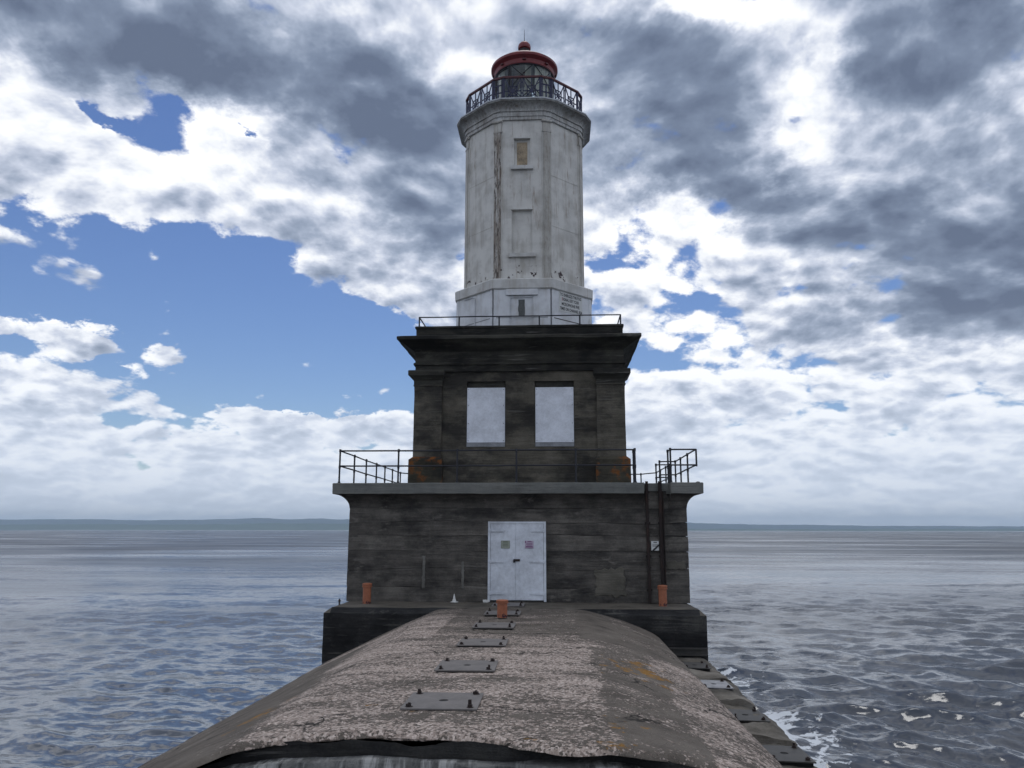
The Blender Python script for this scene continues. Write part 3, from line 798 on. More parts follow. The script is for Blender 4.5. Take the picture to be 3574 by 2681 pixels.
# entablature and cornice
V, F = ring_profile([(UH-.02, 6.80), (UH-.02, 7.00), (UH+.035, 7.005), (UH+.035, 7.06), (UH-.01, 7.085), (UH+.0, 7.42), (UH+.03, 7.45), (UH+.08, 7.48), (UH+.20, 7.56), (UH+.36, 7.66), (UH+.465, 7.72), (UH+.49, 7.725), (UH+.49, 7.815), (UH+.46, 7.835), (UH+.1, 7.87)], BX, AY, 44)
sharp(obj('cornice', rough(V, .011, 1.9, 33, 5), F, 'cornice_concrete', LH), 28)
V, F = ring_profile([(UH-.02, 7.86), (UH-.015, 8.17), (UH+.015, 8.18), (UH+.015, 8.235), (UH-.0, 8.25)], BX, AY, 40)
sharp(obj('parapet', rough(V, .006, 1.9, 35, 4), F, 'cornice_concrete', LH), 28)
# boarded windows
for (x0, x1, z0, z1) in WIN:
    w = part('window', LH)
    MB().box(x0+.015, x1-.015, UY+.125, UY+.18, 4.595, 6.295).build('board', 'board_white', w)
    MB().box(x0+.012, x1-.012, UY+.09, UY+.2, 4.46, 4.585).build('sill', 'board_sill', w)
    MB().box(x0+.02, x1-.02, UY+.18, UY+.258, 6.30, 6.485).build('head', 'cornice_concrete', w)
    for bx in (x0+.06, x1-.06):
        for bz in (4.65, 5.18, 5.74, 6.24):
            MB().lathe([(.013, 0), (.013, .012), (.006, .018)], 0, 0, 8).build('bolt', 'board_sill', w)
            b_ = col0.objects[-1]; b_.rotation_euler = (rad(90), 0, 0)
            b_.location = Vector((bx, UY+.125, bz))-Vector(parent_loc(w)); b_.data.transform(Matrix.Translation(Vector(parent_loc(w))))
# ---------------------------------------------------------------- iron tower
def oct_loft(prof, m, name, parent, ang=25, cy=AY):
    mb = MB(); mb.loft([oct16(a, h, z, TX, cy) for a, h, z in prof]); return obj(name, mb.v, mb.f, m, parent)
TB = part('tower_base', LH)
def inset_front(a, h, z, d):
    P = oct16(a, h, z, TX, AY); return [(P[0][0], P[0][1]+d, z), (P[1][0], P[1][1]+d, z)]+P[2:]
MB().loft([inset_front(2.385, .965, z, .10) for z in (8.20, 9.72)]).build('base_wall', 'base_iron', TB)
holed_wall('door_wall', TX-.96*TS, TX+.96*TS, 8.2, 9.72, [(TX-.44*TS, TX+.41*TS, 8.2, 9.495)], AY-2.385*TS, .085*TS, 'base_iron', TB, .3, 0)
oct_loft([(2.40, .97, 9.70), (2.445, .99, 9.74), (2.455, .995, 10.03), (2.40, .97, 10.075)], 'band_iron', 'base_band', TB)
def fpt(k, u, d, z):
    """point on tower face k (0 = door side, 1 = next to the right): u along, d out from axis"""
    t = rad(-90+45*k); u, d = u*TS, d*TS; return (TX+math.cos(t)*d-math.sin(t)*u, AY+math.sin(t)*d+math.cos(t)*u, z)
def fbox(mb, k, u0, u1, d0, d1, z0, z1):
    V = [fpt(k, u, d, z) for z in (z0, z1) for d in (d1, d0) for u in (u0, u1)]
    return mb.add(V, [(0, 2, 3, 1), (4, 5, 7, 6), (0, 1, 5, 4), (2, 6, 7, 3), (0, 4, 6, 2), (1, 3, 7, 5)])
for k in range(8):
    for s_ in (-1, 1):   # plate edges at the corners
        fbox(MB(), k, min(s_*.955, s_*.87), max(s_*.955, s_*.87), 2.384, 2.400, 8.2, 9.695).build('corner_strip', 'base_iron', TB)
    fbox(MB(), k, -.868, .868, 2.384, 2.391, 8.74, 8.765).build('plate_seam', 'rusty_bolt' if k in (1,) else 'board_sill', TB)
TD = part('tower_door', LH)
fbox(MB(), 0, -.535, .535, 2.386, 2.455, 9.50, 9.695).build('door_head', 'base_iron', TD)
fbox(MB(), 0, -.438, -.39, 2.303, 2.37, 8.2, 9.49).build('door_jamb', 'base_iron', TD)
fbox(MB(), 0, .36, .408, 2.303, 2.37, 8.2, 9.49).build('door_jamb', 'base_iron', TD)
fbox(MB(), 0, -.388, .358, 2.303, 2.365, 9.43, 9.49).build('door_jamb', 'base_iron', TD)
fbox(MB(), 0, -.386, .356, 2.303, 2.325, 8.2, 9.425).build('door_leaf', 'base_iron', TD)
mb = MB()
r_ = random.Random(2); zsx = [8.83+.09*i for i in range(7)]
L_ = [(-.125+r_.uniform(-.012, .012), z) for z in zsx]; R_ = [(.095+r_.uniform(-.012, .012), z) for z in zsx]
mb.add([fpt(0, u, 2.327, z) for u, z in L_]+[fpt(0, u, 2.327, z) for u, z in R_]+[fpt(0, u, 2.334, z) for u, z in L_]+[fpt(0, u, 2.334, z) for u, z in R_],
       [f for i in range(6) for f in ((i, i+1, 8+i, 7+i), (14+i, 21+i, 22+i, 15+i))])
mb.build('taped_window', 'grey_tape', TD)
mb = MB().tube([fpt(7, -.55, 2.40, 9.66), fpt(7, -.10, 2.41, 9.66), fpt(7, .02, 2.41, 9.62), fpt(7, .06, 2.41, 9.5), fpt(7, .06, 2.41, 8.2)], .016, 8)
mb.build('conduit', 'base_iron', TB)
# shaft
SH = part('tower_shaft', LH)
MB().loft([inset_front(2.10, .74, z, .13) for z in (10.05, 15.86)]).build('shaft_wall', 'white_iron', SH)
holed_wall('window_wall', TX-.745*TS, TX+.745*TS, 10.05, 15.86, [(TX-.285*TS, TX+.275*TS, 14.14, 15.15), (TX-.365*TS, TX+.345*TS, 11.02, 12.57)], AY-2.10*TS, .10*TS, 'white_iron', SH, .4, 0)
for k in range(8):
    for zs_ in (12.05, 13.85):
        if k != 0: fbox(MB(), k, -.735, .735, 2.099, 2.106, zs_-.006, zs_+.006).build('plate_seam', 'pilaster_iron', SH)
for k in range(8):   # corner pilasters stand on the cut corners
    t = rad(-90+45*k+22.5); nx_, ny_ = math.cos(t), math.sin(t); ux, uy = -ny_, nx_
    b0 = 2.10*math.cos(rad(22.5))+.74*math.sin(rad(22.5))
    def cp(u, d, z): u, d = u*TS, d*TS; return (TX+nx_*d+ux*u, AY+ny_*d+uy*u, z)
    def cbox(name, w, d0, d1, z0, z1, m, parent):
        V = [cp(u, d, z) for z in (z0, z1) for d in (d1, d0) for u in (-w, w)]
        return MB().add(V, [(0, 2, 3, 1), (4, 5, 7, 6), (0, 1, 5, 4), (2, 6, 7, 3), (0, 4, 6, 2), (1, 3, 7, 5)]).build(name, m, parent)
    m_ = 'rusted_pilaster_iron' if k == 7 else 'pilaster_iron'
    cbox('pilaster', .130, b0-.05, b0+.065, 10.10, 15.38, m_, SH)
    cbox('pilaster_edge', .165, b0-.05, b0+.030, 10.10, 15.38, 'white_iron', SH)
    cbox('pilaster_foot', .20, b0-.05, b0+.075, 10.04, 10.10, 'white_iron', SH)
    cbox('pilaster_necking', .165, b0-.05, b0+.075, 15.38, 15.43, 'pilaster_iron', SH)
    cbox('pilaster_neck', .14, b0-.05, b0+.05, 15.43, 15.74, 'pilaster_iron', SH)
    mb = MB().tube([cp(-.19, b0+.06, 15.785), cp(.19, b0+.06, 15.785)], .05, 12)
    mb.build('pilaster_scroll', 'pilaster_iron', SH)
plain('ochre_board', (.31, .245, .165), .7, var=.5, nscale=4)
for (u0, u1, z0, z1, kind) in ((-.285, .275, 14.14, 15.15, 1), (-.365, .345, 11.02, 12.57, 2)):
    w = part('blind_window', LH)
    a_ = 2.003
    # frame stands proud so the blind panel reads as a recess
    fbox(MB(), 0, u0-.02, u1+.02, a_+.098, a_+.145, z1+.002, z1+.035).build('frame_head', 'band_iron', w)
    fbox(MB(), 0, u0-.11, u1+.11, a_+.098, a_+.21, z0-.13, z0-.002).build('sill', 'band_iron', w)
    for (p0, p1) in ((u0+.002, u0+.03), (u1-.03, u1-.002)): fbox(MB(), 0, p0, p1, a_, a_+.03, z0+.002, z1-.002).build('frame_side', 'white_iron', w)
    if kind == 1:
        fbox(MB(), 0, u0+.095, u1-.095, a_, a_+.012, z0+.08, z1-.09).build('stained_board', 'ochre_board', w)
        fbox(MB(), 0, u0+.032, u0+.093, a_, a_+.02, z0, z1-.002).build('frame_liner', 'white_iron', w)
        fbox(MB(), 0, u1-.093, u1-.032, a_, a_+.02, z0, z1-.002).build('frame_liner', 'white_iron', w)
# gallery cornice
GC = part('gallery_cornice', LH)
oct_loft([(2.15, .76, 15.83), (2.165, .765, 15.835), (2.165, .765, 15.945), (2.195, .775, 15.95), (2.195, .775, 15.965)], 'cornice_iron', 'architrave', GC)
oct_loft([(2.185, .77, 15.966), (2.185, .77, 16.115), (2.225, .78, 16.12), (2.225, .78, 16.145)], 'cornice_iron', 'frieze', GC)
cv = [(2.20+.27*(1-math.cos(t)), .775, 16.146+.24*math.sin(t)) for t in [math.pi/2*i/7 for i in range(8)]]
oct_loft([(a, .68+.03*a, z) for a, _, z in cv]+[(2.485, .745, 16.39), (2.485, .745, 16.425)], 'cornice_iron', 'cavetto', GC)
oct_loft([(2.515, .75, 16.427), (2.515, .75, 16.475), (2.49, .745, 16.48)], 'gallery_edge', 'gallery_floor', GC)
# lantern
LN = part('lantern', LH)
LZ0, LZ1, LR = 17.24, 18.60, 1.09
mb = MB().lathe([(1.10, 16.47), (1.10, 17.17), (1.14, 17.18), (1.14, 17.235), (.98, 17.24)], TX, AY, 48); sharp(mb.build('lantern_wall', 'base_iron', LN), 30)
mb = MB().lathe([(1.05, LZ1-.02), (1.10, LZ1-.015), (1.125, LZ1+.02), (1.13, 18.78), (1.19, 18.84), (1.235, 18.86), (1.25, 18.88), (1.25, 18.97), (1.22, 18.995), (1.05, 19.13), (.8, 19.30), (.5, 19.45), (.26, 19.535)], TX, AY, 64, caps=False)
RF = sharp(mb.build('roof', 'red_paint', LN), 30)
for k in range(8):
    t = rad(-90+45*k+2); c_, s_ = math.cos(t), math.sin(t)
    MB().bar((TX+c_*1.12, AY+s_*1.12, 18.73), (TX+c_*1.19, AY+s_*1.19, 18.73), .13, .04).build('vent_hood', 'dark_red_paint', RF)
mb = MB().lathe([(.255, 19.52), (.205, 19.56), (.205, 19.70)], TX, AY, 32); sharp(mb.build('roof_neck', 'red_paint', RF), 30)
mb = MB().lathe([(.19, 19.70), (.19, 19.83)], TX, AY, 32); sharp(mb.build('vent_band', 'dark_vent', RF), 30)
mb = MB().lathe([(.20, 19.825), (.235, 19.85), (.245, 19.93), (.225, 20.02), (.16, 20.10), (.06, 20.155), (.02, 20.165)], TX, AY, 32); sharp(mb.build('vent_ball', 'red_paint', RF), 40)
mb = MB().tube([(TX, AY, 20.15), (TX, AY, 20.20), (TX, AY, 20.24), (TX, AY, 20.68)], [.03, .028, .012, .006], 8); mb.build('spire', 'black_rail', RF)
for k in range(8):
    a0 = rad(-90-25+45*k); mb = MB().lathe([(LR-.012, LZ0), (LR-.012, LZ1)], TX, AY, 6, a0+.01, a0+rad(45)-.01)
    mb.lathe([(LR, LZ0), (LR, LZ1)], TX, AY, 6, a0+.01, a0+rad(45)-.01)
    sharp(mb.build('pane', 'glass', LN), 60)
def lp(deg, z, r=LR+.012): t = rad(-90+deg); return (TX+math.cos(t)*r, AY+math.sin(t)*r, z)
def arc_bar(d0, z0, d1, z1, w=.034, m='black_rail', name='glazing_bar'):
    n = 6; MB().tube([lp(d0+(d1-d0)*i/n, z0+(z1-z0)*i/n) for i in range(n+1)], w/2, 6).build(name, m, LN)
for zr in (LZ0+.02, LZ1-.02):
    MB().tube([lp(360*i/48, zr) for i in range(49)], .022, 6).build('glazing_ring', 'black_rail', LN)
rows = [LZ1-.01, 18.14, 17.69, LZ0+.01]
for k in range(8):
    if k == 7: continue      # the lantern door fills this bay
    d = -25+45*k
    for i in range(3):
        a_, b_ = (0, 22.5) if i % 2 == 0 else (22.5, 0)
        arc_bar(d+a_, rows[i], d+b_, rows[i+1]); arc_bar(d+45-a_, rows[i], d+45-b_, rows[i+1])
for d, w in ((-25, .05), (-70, .05), (-29, .035), (-66, .035)): arc_bar(d, LZ0, d, LZ1-.03, w, 'black_rail', 'lantern_door_frame')
arc_bar(-29, LZ1-.10, -66, LZ1-.10, .035, 'black_rail', 'lantern_door_frame')
# inside: pedestal, lamp, ceiling, drawn curtains
mb = MB().lathe([(.16, 16.9), (.16, 17.5), (.26, 17.52), (.26, 17.56), (.20, 17.60), (.23, 17.75), (.23, 18.0), (.18, 18.12), (.05, 18.18)], TX, AY, 24); sharp(mb.build('beacon', 'lamp_white', LN), 30)
mb = MB().lathe([(1.04, LZ1-.01), (.5, LZ1+.18), (.05, LZ1+.22)], TX, AY, 32, caps=False); mb.build('ceiling', 'ceiling_dark', LN)
for d0, d1 in ((-64, -42), (4, 16), (24, 62), (100, 150), (190, 236)):
    P = [lp(d0+(d1-d0)*i/40, 0, .99+.02*math.sin(i*1.1)) for i in range(41)]
    V = [(x, y, LZ0+.01) for x, y, _ in P]+[(x, y, LZ1-.02) for x, y, _ in P]
    obj('curtain', V, [(i, i+1, 42+i, 41+i) for i in range(40)], 'curtain_cloth', LN, True)

# ---------------------------------------------------------------- railings
def post(parent, x, y, z0, z1, r=.026, m='black_rail', foot=True):
    mb = MB().tube([(x, y, z0), (x, y, z1+.012)], r, 8)
    for zc in (z1, z0+(z1-z0)*.5): mb.lathe([(r, zc-.045), (r+.008, zc-.04), (r+.008, zc+.04), (r, zc+.045)], x, y, 8)
    if foot: mb.lathe([(r+.035, z0), (r+.035, z0+.012), (r+.01, z0+.018), (r+.01, z0+.05)], x, y, 10)
    mb.build('post', m, parent)
def rail(parent, a, b, r=.022, m='black_rail', sag=.006, seed=0):
    a, b = Vector(a), Vector(b); n = max(2, int((b-a).length/.6)); g = random.Random(seed+int(a.x*31+b.y*17))
    MB().tube([a.lerp(b, i/n)+Vector((0, 0, g.uniform(-sag, sag) if 0 < i < n else 0)) for i in range(n+1)], r, 8).build('rail', m, parent)
DZ = 3.246; ZT, ZM = 4.165, 3.735
yf, xl, xr, yb = -.27, -5.08, 4.93, 9.62
def run(parent, pts, posts, broken=None):
    for a, b in zip(pts, pts[1:]):
        for z in (ZT, ZM): rail(parent, (*a, z), (*b, z))
    for p in posts: post(parent, p[0], p[1], DZ, ZT)
A_ = thing('deck_railing', 'long black pipe railing round the grey deck, running past the boarded windows', 'railing', (BX, AY, DZ))
posts = [(x, yf) for x in (xl, -3.40, -1.73, -.06, 1.60, 3.24)]+[(3.245, .22)]
posts += [(xl, y) for y in (1.37, 2.89, 4.36, 5.71, 7.03, 8.55)]+[(xl+.62, yb)]+[(x, yb) for x in (-2.8, -1.0, .8, 2.6)]+[(4.42, yb)]
posts += [(xr, y) for y in (7.53, 6.06, 5.02, 8.8)]+[(4.46, 5.02)]
run(A_, [(3.245, .22), (3.24, yf), (xl, yf), (xl, 8.55), (xl+.62, yb), (4.42, yb), (xr, 8.8), (xr, 5.02), (4.46, 5.02)], posts)
B_ = thing('deck_railing', 'short black pipe railing at the deck corner beside the ladder, its corner post broken off', 'railing', (4.6, 1.5, DZ))
run(B_, [(4.215, .22), (4.22, yf), (xr, yf), (xr, 3.72), (4.42, 3.72)], [(4.215, .22), (4.22, yf), (xr, 1.25), (xr, 2.59), (xr, 3.72), (4.42, 3.72)])
MB().tube([(xr, yf, ZM-.04), (xr, yf, ZT+.012)], .026, 8).build('broken_post', 'black_rail', B_)
MB().lathe([(.06, DZ), (.06, DZ+.015), (.035, DZ+.03), (.02, DZ+.035)], xr+.02, yf, 12).build('post_stump', 'black_rail', B_)
C_ = thing('roof_railing', 'low black pipe railing on the parapet around the foot of the white tower', 'railing', (BX, AY, 8.25))
px_, py_, pz_ = 3.15, UY+.10, 8.57
cs = [(BX-px_, py_), (BX+px_+.02, py_), (BX+px_+.02, 2*AY-py_), (BX-px_, 2*AY-py_)]
for a, b in zip(cs, cs[1:]+cs[:1]): rail(C_, (*a, pz_), (*b, pz_), .02)
for i in range(6):
    f = i/5
    for (a, b) in ((cs[0], cs[1]), (cs[3], cs[2])):
        MB().tube([(a[0]+(b[0]-a[0])*f, a[1], 8.235), (a[0]+(b[0]-a[0])*f, a[1], pz_+.01)], .024, 8).build('post', 'black_rail', C_)
    if 0 < i < 5:
        for (a, b) in ((cs[0], cs[3]), (cs[1], cs[2])):
            MB().tube([(a[0], a[1]+(b[1]-a[1])*f, 8.235), (a[0], a[1]+(b[1]-a[1])*f, pz_+.01)], .024, 8).build('post', 'black_rail', C_)
G_ = thing('gallery_railing', 'ornamental dark iron railing with star panels and red handrail around the lantern', 'railing', (TX, AY, 16.48))
GA, GH, GZ0, GZ1 = 2.16, .665, 16.48, 17.40
lo, hi = oct16(GA, GH, GZ0, TX, AY), oct16(GA, GH, GZ1, TX, AY)
mb = MB(); mb.loft([oct16(GA-.045, GH-.02, GZ1+.005, TX, AY), oct16(GA+.045, GH+.02, GZ1+.005, TX, AY), oct16(GA+.045, GH+.02, GZ1+.06, TX, AY), oct16(GA-.045, GH-.02, GZ1+.06, TX, AY)], caps=False)
n16 = 16; mb.f += [(48+k, 48+(k+1) % 16, (k+1) % 16, k) for k in range(16)]
mb.build('handrail', 'dark_red_paint', G_)
def bars(segs, o, u, name, w=.026):
    """flat bars in the plane through o along u (and up)"""
    mb = MB(); o = Vector(o); u = Vector(u); nrm = Vector((u.y, -u.x, 0))
    for (a, za, b, zb) in segs: mb.bar(o+u*a+Vector((0, 0, za)), o+u*b+Vector((0, 0, zb)), w, w*.7, nrm)
    return mb.build(name, 'blue_black_iron', G_)
H_ = GZ1-GZ0
for k in range(16):
    a, b = Vector(lo[k]), Vector(lo[(k+1) % 16]); L = (b-a).length; u = (b-a).normalized()
    if k % 2 == 0:    # long side: two star panels
        for h in range(2):
            x0, x1 = L*h/2+.035, L*(h+1)/2-.035; c = (x0+x1)/2; zc = H_*.47; s1 = .145
            seg = [(x0, .10, x0, H_), (x1, .10, x1, H_), (x0, zc, x1, zc), (c, .0, c, H_),
                   (c-s1, zc-s1*1.2, c+s1, zc-s1*1.2), (c-s1, zc+s1*1.2, c+s1, zc+s1*1.2), (c-s1, zc-s1*1.2, c-s1, zc+s1*1.2), (c+s1, zc-s1*1.2, c+s1, zc+s1*1.2),
                   (x0, .10, c-s1, zc-s1*1.2), (x1, .10, c+s1, zc-s1*1.2), (x0, H_, c-s1, zc+s1*1.2), (x1, H_, c+s1, zc+s1*1.2),
                   (c-s1, zc-s1*1.2, c+s1, zc+s1*1.2), (c-s1, zc+s1*1.2, c+s1, zc-s1*1.2)]
            o = bars(seg, a, u, 'star_panel', .034)
            MB().lathe([(.075, -.02), (.075, .02)], 0, 0, 12).build('star_boss', 'blue_black_iron', o)
            bo = col0.objects[-1]; P_ = a+u*c+Vector((0, 0, zc))
            bo.data.transform(Matrix.Translation(Vector(parent_loc(o)))); nr = Vector((u.y, -u.x, 0))
            bo.rotation_euler = nr.to_track_quat('Z', 'Y').to_euler(); bo.location = P_-Vector(parent_loc(o))
        bars([(L/2-.035, .35, L/2+.035, .35), (L/2-.035, .75, L/2+.035, .75), (L/2-.035, .12, L/2+.035, .12)], a, u, 'link_bar', .036)
    else:
        bars([(.06, .0, .06, H_), (L-.06, 0, L-.06, H_), (0, .13, L, .13), (0, .40, L, .40), (0, .68, L, .68), (L/2, .13, L/2, .68)], a, u, 'corner_panel', .042)
    MB().tube([lo[k], hi[k]], .030, 8).build('post', 'blue_black_iron', G_)

# ---------------------------------------------------------------- rusty ladder track by the door wall
T_ = thing('ladder', 'two rusty vertical ladder rails fixed to the dark wall below the deck slot', 'ladder', (3.75, -.05, 0))
def ubar(x, w, d, name, z0=.012, z1=3.30, lean=0.0):
    V, F = grid_box(x-w/2, x+w/2, -.035-d, -.018, z0, z1, .07)
    V = rough(V, .006, 4.0, int(x*10), 4); V[:, 0] += lean*(V[:, 2]/3.3)
    sharp(obj(name, V, F, 'rust_steel', T_), 40)
ubar(3.565, .075, .05, 'rail', lean=.0); ubar(3.93, .095, .09, 'rail'); ubar(4.0, .02, .13, 'rail_flange', .5, 3.0)
for z in (.35, 1.25, 2.15, 3.0):
    for x in (3.565, 3.93): MB().box(x-.075, x+.075, -.034, -.012, z-.03, z+.03).build('bracket', 'rust_steel', T_)
for z in (.6, .95, 1.9, 2.45, 2.8):
    MB().tube([(3.60, -.06, z), (3.63, -.06, z+.004)], .012, 6).build('rung_stub', 'rust_steel', T_)
# ---------------------------------------------------------------- signs
def sign(name, label, x0, x1, z0, z1, y, ground, ink, lines, group=None):
    t = thing(name, label, 'sign', ((x0+x1)/2, y, z0), group)
    MB().box(x0, x1, y-.006, y+.004, z0, z1).build('panel', ground, t)
    for (a, b, c, d) in lines:
        MB().box(x0+(x1-x0)*a, x0+(x1-x0)*b, y-.009, y-.0065, z0+(z1-z0)*c, z0+(z1-z0)*d).build('ink_line', ink, t)
    return t
sign('notice', 'faded greenish notice on the left leaf of the white double door', -.50, -.255, 1.455, 1.665, -.046, 'sign_green', 'sign_green_ink',
     [(.2, .8, .76, .90), (.16, .84, .58, .63), (.2, .8, .48, .53), (.16, .84, .38, .43), (.22, .78, .26, .31), (.0, .03, 0, 1), (.97, 1, 0, 1), (.03, .97, .0, .03), (.03, .97, .97, 1)])
sign('notice', 'faded pinkish notice on the right leaf of the white double door', .165, .405, 1.46, 1.665, -.049, 'sign_pink', 'sign_pink_ink',
     [(.3, .78, .84, .93), (.02, .12, .7, .96), (.16, .88, .66, .70), (.2, .84, .56, .60), (.16, .88, .46, .50), (.22, .8, .36, .40), (.12, .9, .14, .26), (.0, 1, .0, .05)])
t = sign('warning_sign', 'small white sign crossed by a dark diagonal strap between the rusty ladder rails', 3.645, 3.852, 1.405, 1.662, -.058, 'sign_white', 'sign_ink',
     [(.3, .76, .82, .90), (.14, .86, .66, .69), (.14, .86, .58, .61), (.14, .8, .50, .53), (.14, .7, .42, .45)])
MB().bar((3.68, -.072, 1.395), (3.868, -.072, 1.57), .045, .006, (0, 1, 0)).build('strap', 'sign_ink', t)
MB().box(3.66, 3.84, -.052, -.012, 1.52, 1.56).build('mount', 'rust_steel', t)
# fog signal notice on the tower base
FN = thing('fog_signal_sign', 'fog signal instruction panel with four lines of dark lettering on the white tower base', 'sign', fpt(1, -.06, 2.40, 9.0))
fbox(MB(), 1, -.625, .515, 2.387, 2.395, 9.03, 9.70).build('panel', 'notice_ground', FN)
def text(s, u0, u1, z, h, m, d=2.3975, k=1):
    cu = bpy.data.curves.new('t', 'FONT'); cu.body = s; cu.size = 1; cu.offset = .028; cu.extrude = .0; cu.resolution_u = 3
    to = bpy.data.objects.new('t', cu); col0.objects.link(to); bpy.context.view_layer.update()
    me = bpy.data.meshes.new_from_object(to.evaluated_get(bpy.context.evaluated_depsgraph_get())); bpy.data.objects.remove(to)
    P = np.array([v.co for v in me.vertices]); mn, mx = P.min(0), P.max(0)
    V = [fpt(k, u0+(p[0]-mn[0])/(mx[0]-mn[0])*(u1-u0), d, z+(p[1]-mn[1])/(mx[1]-mn[1])*h) for p in P]
    return V, [tuple(f.vertices) for f in me.polygons]
for body, u0, u1, z in (('TO ENERGIZE THE FOG', -.575, .46, 9.555), ('IGNAL KEY YOUR', -.425, .35, 9.405), ('MICROPHONE FIVE', -.50, .37, 9.245), ('TIMES ON CHANNEL 83A', -.585, .505, 9.085)):
    V, F = text(body, u0, u1, z, .108, 'letter_ink'); obj('lettering', V, F, 'letter_ink', FN)
V, F = text('S', -.49, -.437, 9.405, .108, 'letter_red'); obj('lettering', V, F, 'letter_red', FN)

# ---------------------------------------------------------------- breakwater
XS = [-6.9, -5.35, -4.95, -4.2, -3.5, -2.8, -2.35, -2.0, -1.6, -.8, 0, .8, 1.4, 1.75, 2.2, 2.6, 3.1, 3.42, 3.6, 3.70, 3.74]
ZS = [-2.4, -1.60, -1.40, -1.03, -.70, -.375, -.19, -.045, -.008, .0, .006, 0, -.004, -.025, -.135, -.24, -.42, -.56, -.68, -.86, -1.3]
YN, YFAR = -15.0, -1.58
BR = thing('breakwater', 'long humped concrete breakwater with pale flaking crown leading to the lighthouse door', 'breakwater', (0, -8, -1))
def crown(name, y0, y1, dz, res=.055, seed=0, near_ragged=True):
    # arc-length resample of the cross-section
    px, pz = np.array(XS), np.array(ZS); s = np.concatenate([[0], np.cumsum(np.hypot(np.diff(px), np.diff(pz)))])
    ns = int(s[-1]/res); ss = np.linspace(0, s[-1], ns); X = np.interp(ss, s, px); Z = np.interp(ss, s, pz)
    for _ in range(3): Z[1:-1] = (Z[:-2]+2*Z[1:-1]+Z[2:])/4
    ny = int((y1-y0)/res); Yv = np.linspace(y0, y1, ny)
    XX, YY = np.meshgrid(X, Yv); ZZ = np.repeat(Z[None, :], ny, 0)
    P = np.stack([XX.ravel(), YY.ravel(), ZZ.ravel()], 1); sh = XX.shape
    f = lambda sc, o, sd: fbmn(P*np.array([1, 1, 0]), sc, o, seed+sd).reshape(sh)
    flake = .59+.12*f(.5, 3, 1)
    # smooth, darker bands: apron down the left slope, bays of the right slope, the far bay near the door
    left = 1/(1+np.exp((XX+1.95+1.2*(YY+15)/10.5+.18*f(.7, 3, 2))/.07)); leftlow = 1/(1+np.exp((XX+4.35+.2*f(.6, 3, 12))/.10))
    flake -= .60*left*(YY < -4.2+.6*f(.8, 2, 3))
    far = 1/(1+np.exp(-(YY+7.25+.06*f(1.2, 3, 4))/.03))
    flake -= .34*far*(XX > -1.3)
    flake -= .22*far*(YY > -3.0)
    bay = (XX > 1.55+.10*f(1, 3, 5)) & (XX < 2.15+.30*(-YY/15)+.12*f(1, 3, 5)) & (YY > -9.5)
    b2 = (XX > 1.62+.10*f(1, 3, 6)) & (XX < 2.65+.25*f(.6, 3, 7)) & (YY < -7.9+.5*(XX-2)+.25*f(.7, 3, 6))
    flake -= .34*b2+.10*(XX > 2.4) + .35*(far*(XX > 1.5+.12*f(1, 3, 8))*(XX < 2.35))
    lich = .10+.10*f(.4, 2, 21)
    lich += .42*np.exp(-(((XX-2.35)/.75)**2+((YY+9.6)/1.5)**2))+.38*np.exp(-(((XX+2.6)/.35)**2+((YY+12.6)/1.3)**2))+.20*np.exp(-(((XX+.7)/.7)**2+((YY+12.9)/.8)**2))+.34*np.exp(-(((XX-1.75)/.3)**2+((YY+13.9)/.9)**2))
    for ex in (-.62, -.05, .85, 1.55): lich += .38*np.exp(-(((XX-ex)/.22)**2+((YY+14.72)/.28)**2))
    lich -= .35*(YY > -6)
    wet = np.clip((-1.18-ZZ)/.25, 0, 1)*.9
    # relief
    ZZ = ZZ+dz+.010*f(1.1, 4, 31)+.004*f(7, 3, 32)*np.clip(flake+.3, 0, 1)+.012*np.clip(flake-.2, 0, 1)*(f(3.0, 3, 33) > .05)
    step = .03*(far > .5)*(np.abs(XX) < 2.0); ZZ -= .012*(far > .5)
    # ragged, undercut near edge
    if near_ragged:
        edge = y0+np.clip(.28+.26*fbmn(np.stack([X*1.0, 0*X, 0*X], 1), .9, 4, 77)+.05*fbmn(np.stack([X, 0*X, 0*X], 1), 5, 3, 78), .0, .8)
        YY = np.maximum(YY, edge[None, :])
        drop = np.clip((edge[None, :]+.10-YY)/.10, 0, 1)
        ZZ -= .06*drop**2
    V = np.stack([XX, YY, ZZ], -1).reshape(-1, 3); n, m = sh
    F = [(j*m+i, j*m+i+1, (j+1)*m+i+1, (j+1)*m+i) for j in range(n-1) for i in range(m-1)]
    o = obj(name, V, F, 'breakwater', BR)
    a_ = o.data.attributes.new('cover', 'FLOAT_VECTOR', 'POINT')
    a_.data.foreach_set('vector', np.stack([flake, lich, wet], -1).reshape(-1).astype(np.float32))
    sharp(o, 50); return X, Z
Xp, Zp = crown('crown', YN, YFAR, 0.0)
# broken near face: dark upper lift, then a leached lift standing forward of it
def face(name, m, y, z_top, z_bot, seed, amp, inset=0.0):
    nz = 16; V = []; nx_ = len(Xp)
    for j in range(nz):
        t = j/(nz-1)
        for x, z in zip(Xp, Zp):
            zt = min(z-.045, z_top if z_top is not None else 9); zb = z_bot
            V.append((x, y, zt+(min(zb, zt-.02)-zt)*t))
    V = rough(np.array(V), amp, 1.6, seed, 5)
    F = [(j*nx_+i, j*nx_+i+1, (j+1)*nx_+i+1, (j+1)*nx_+i) for j in range(nz-1) for i in range(nx_-1)]
    o = obj(name, V, F, m, BR); return sharp(o, 45)
face('broken_edge', 'broken_face', YN+.33, None, -1.9, 5, .05)
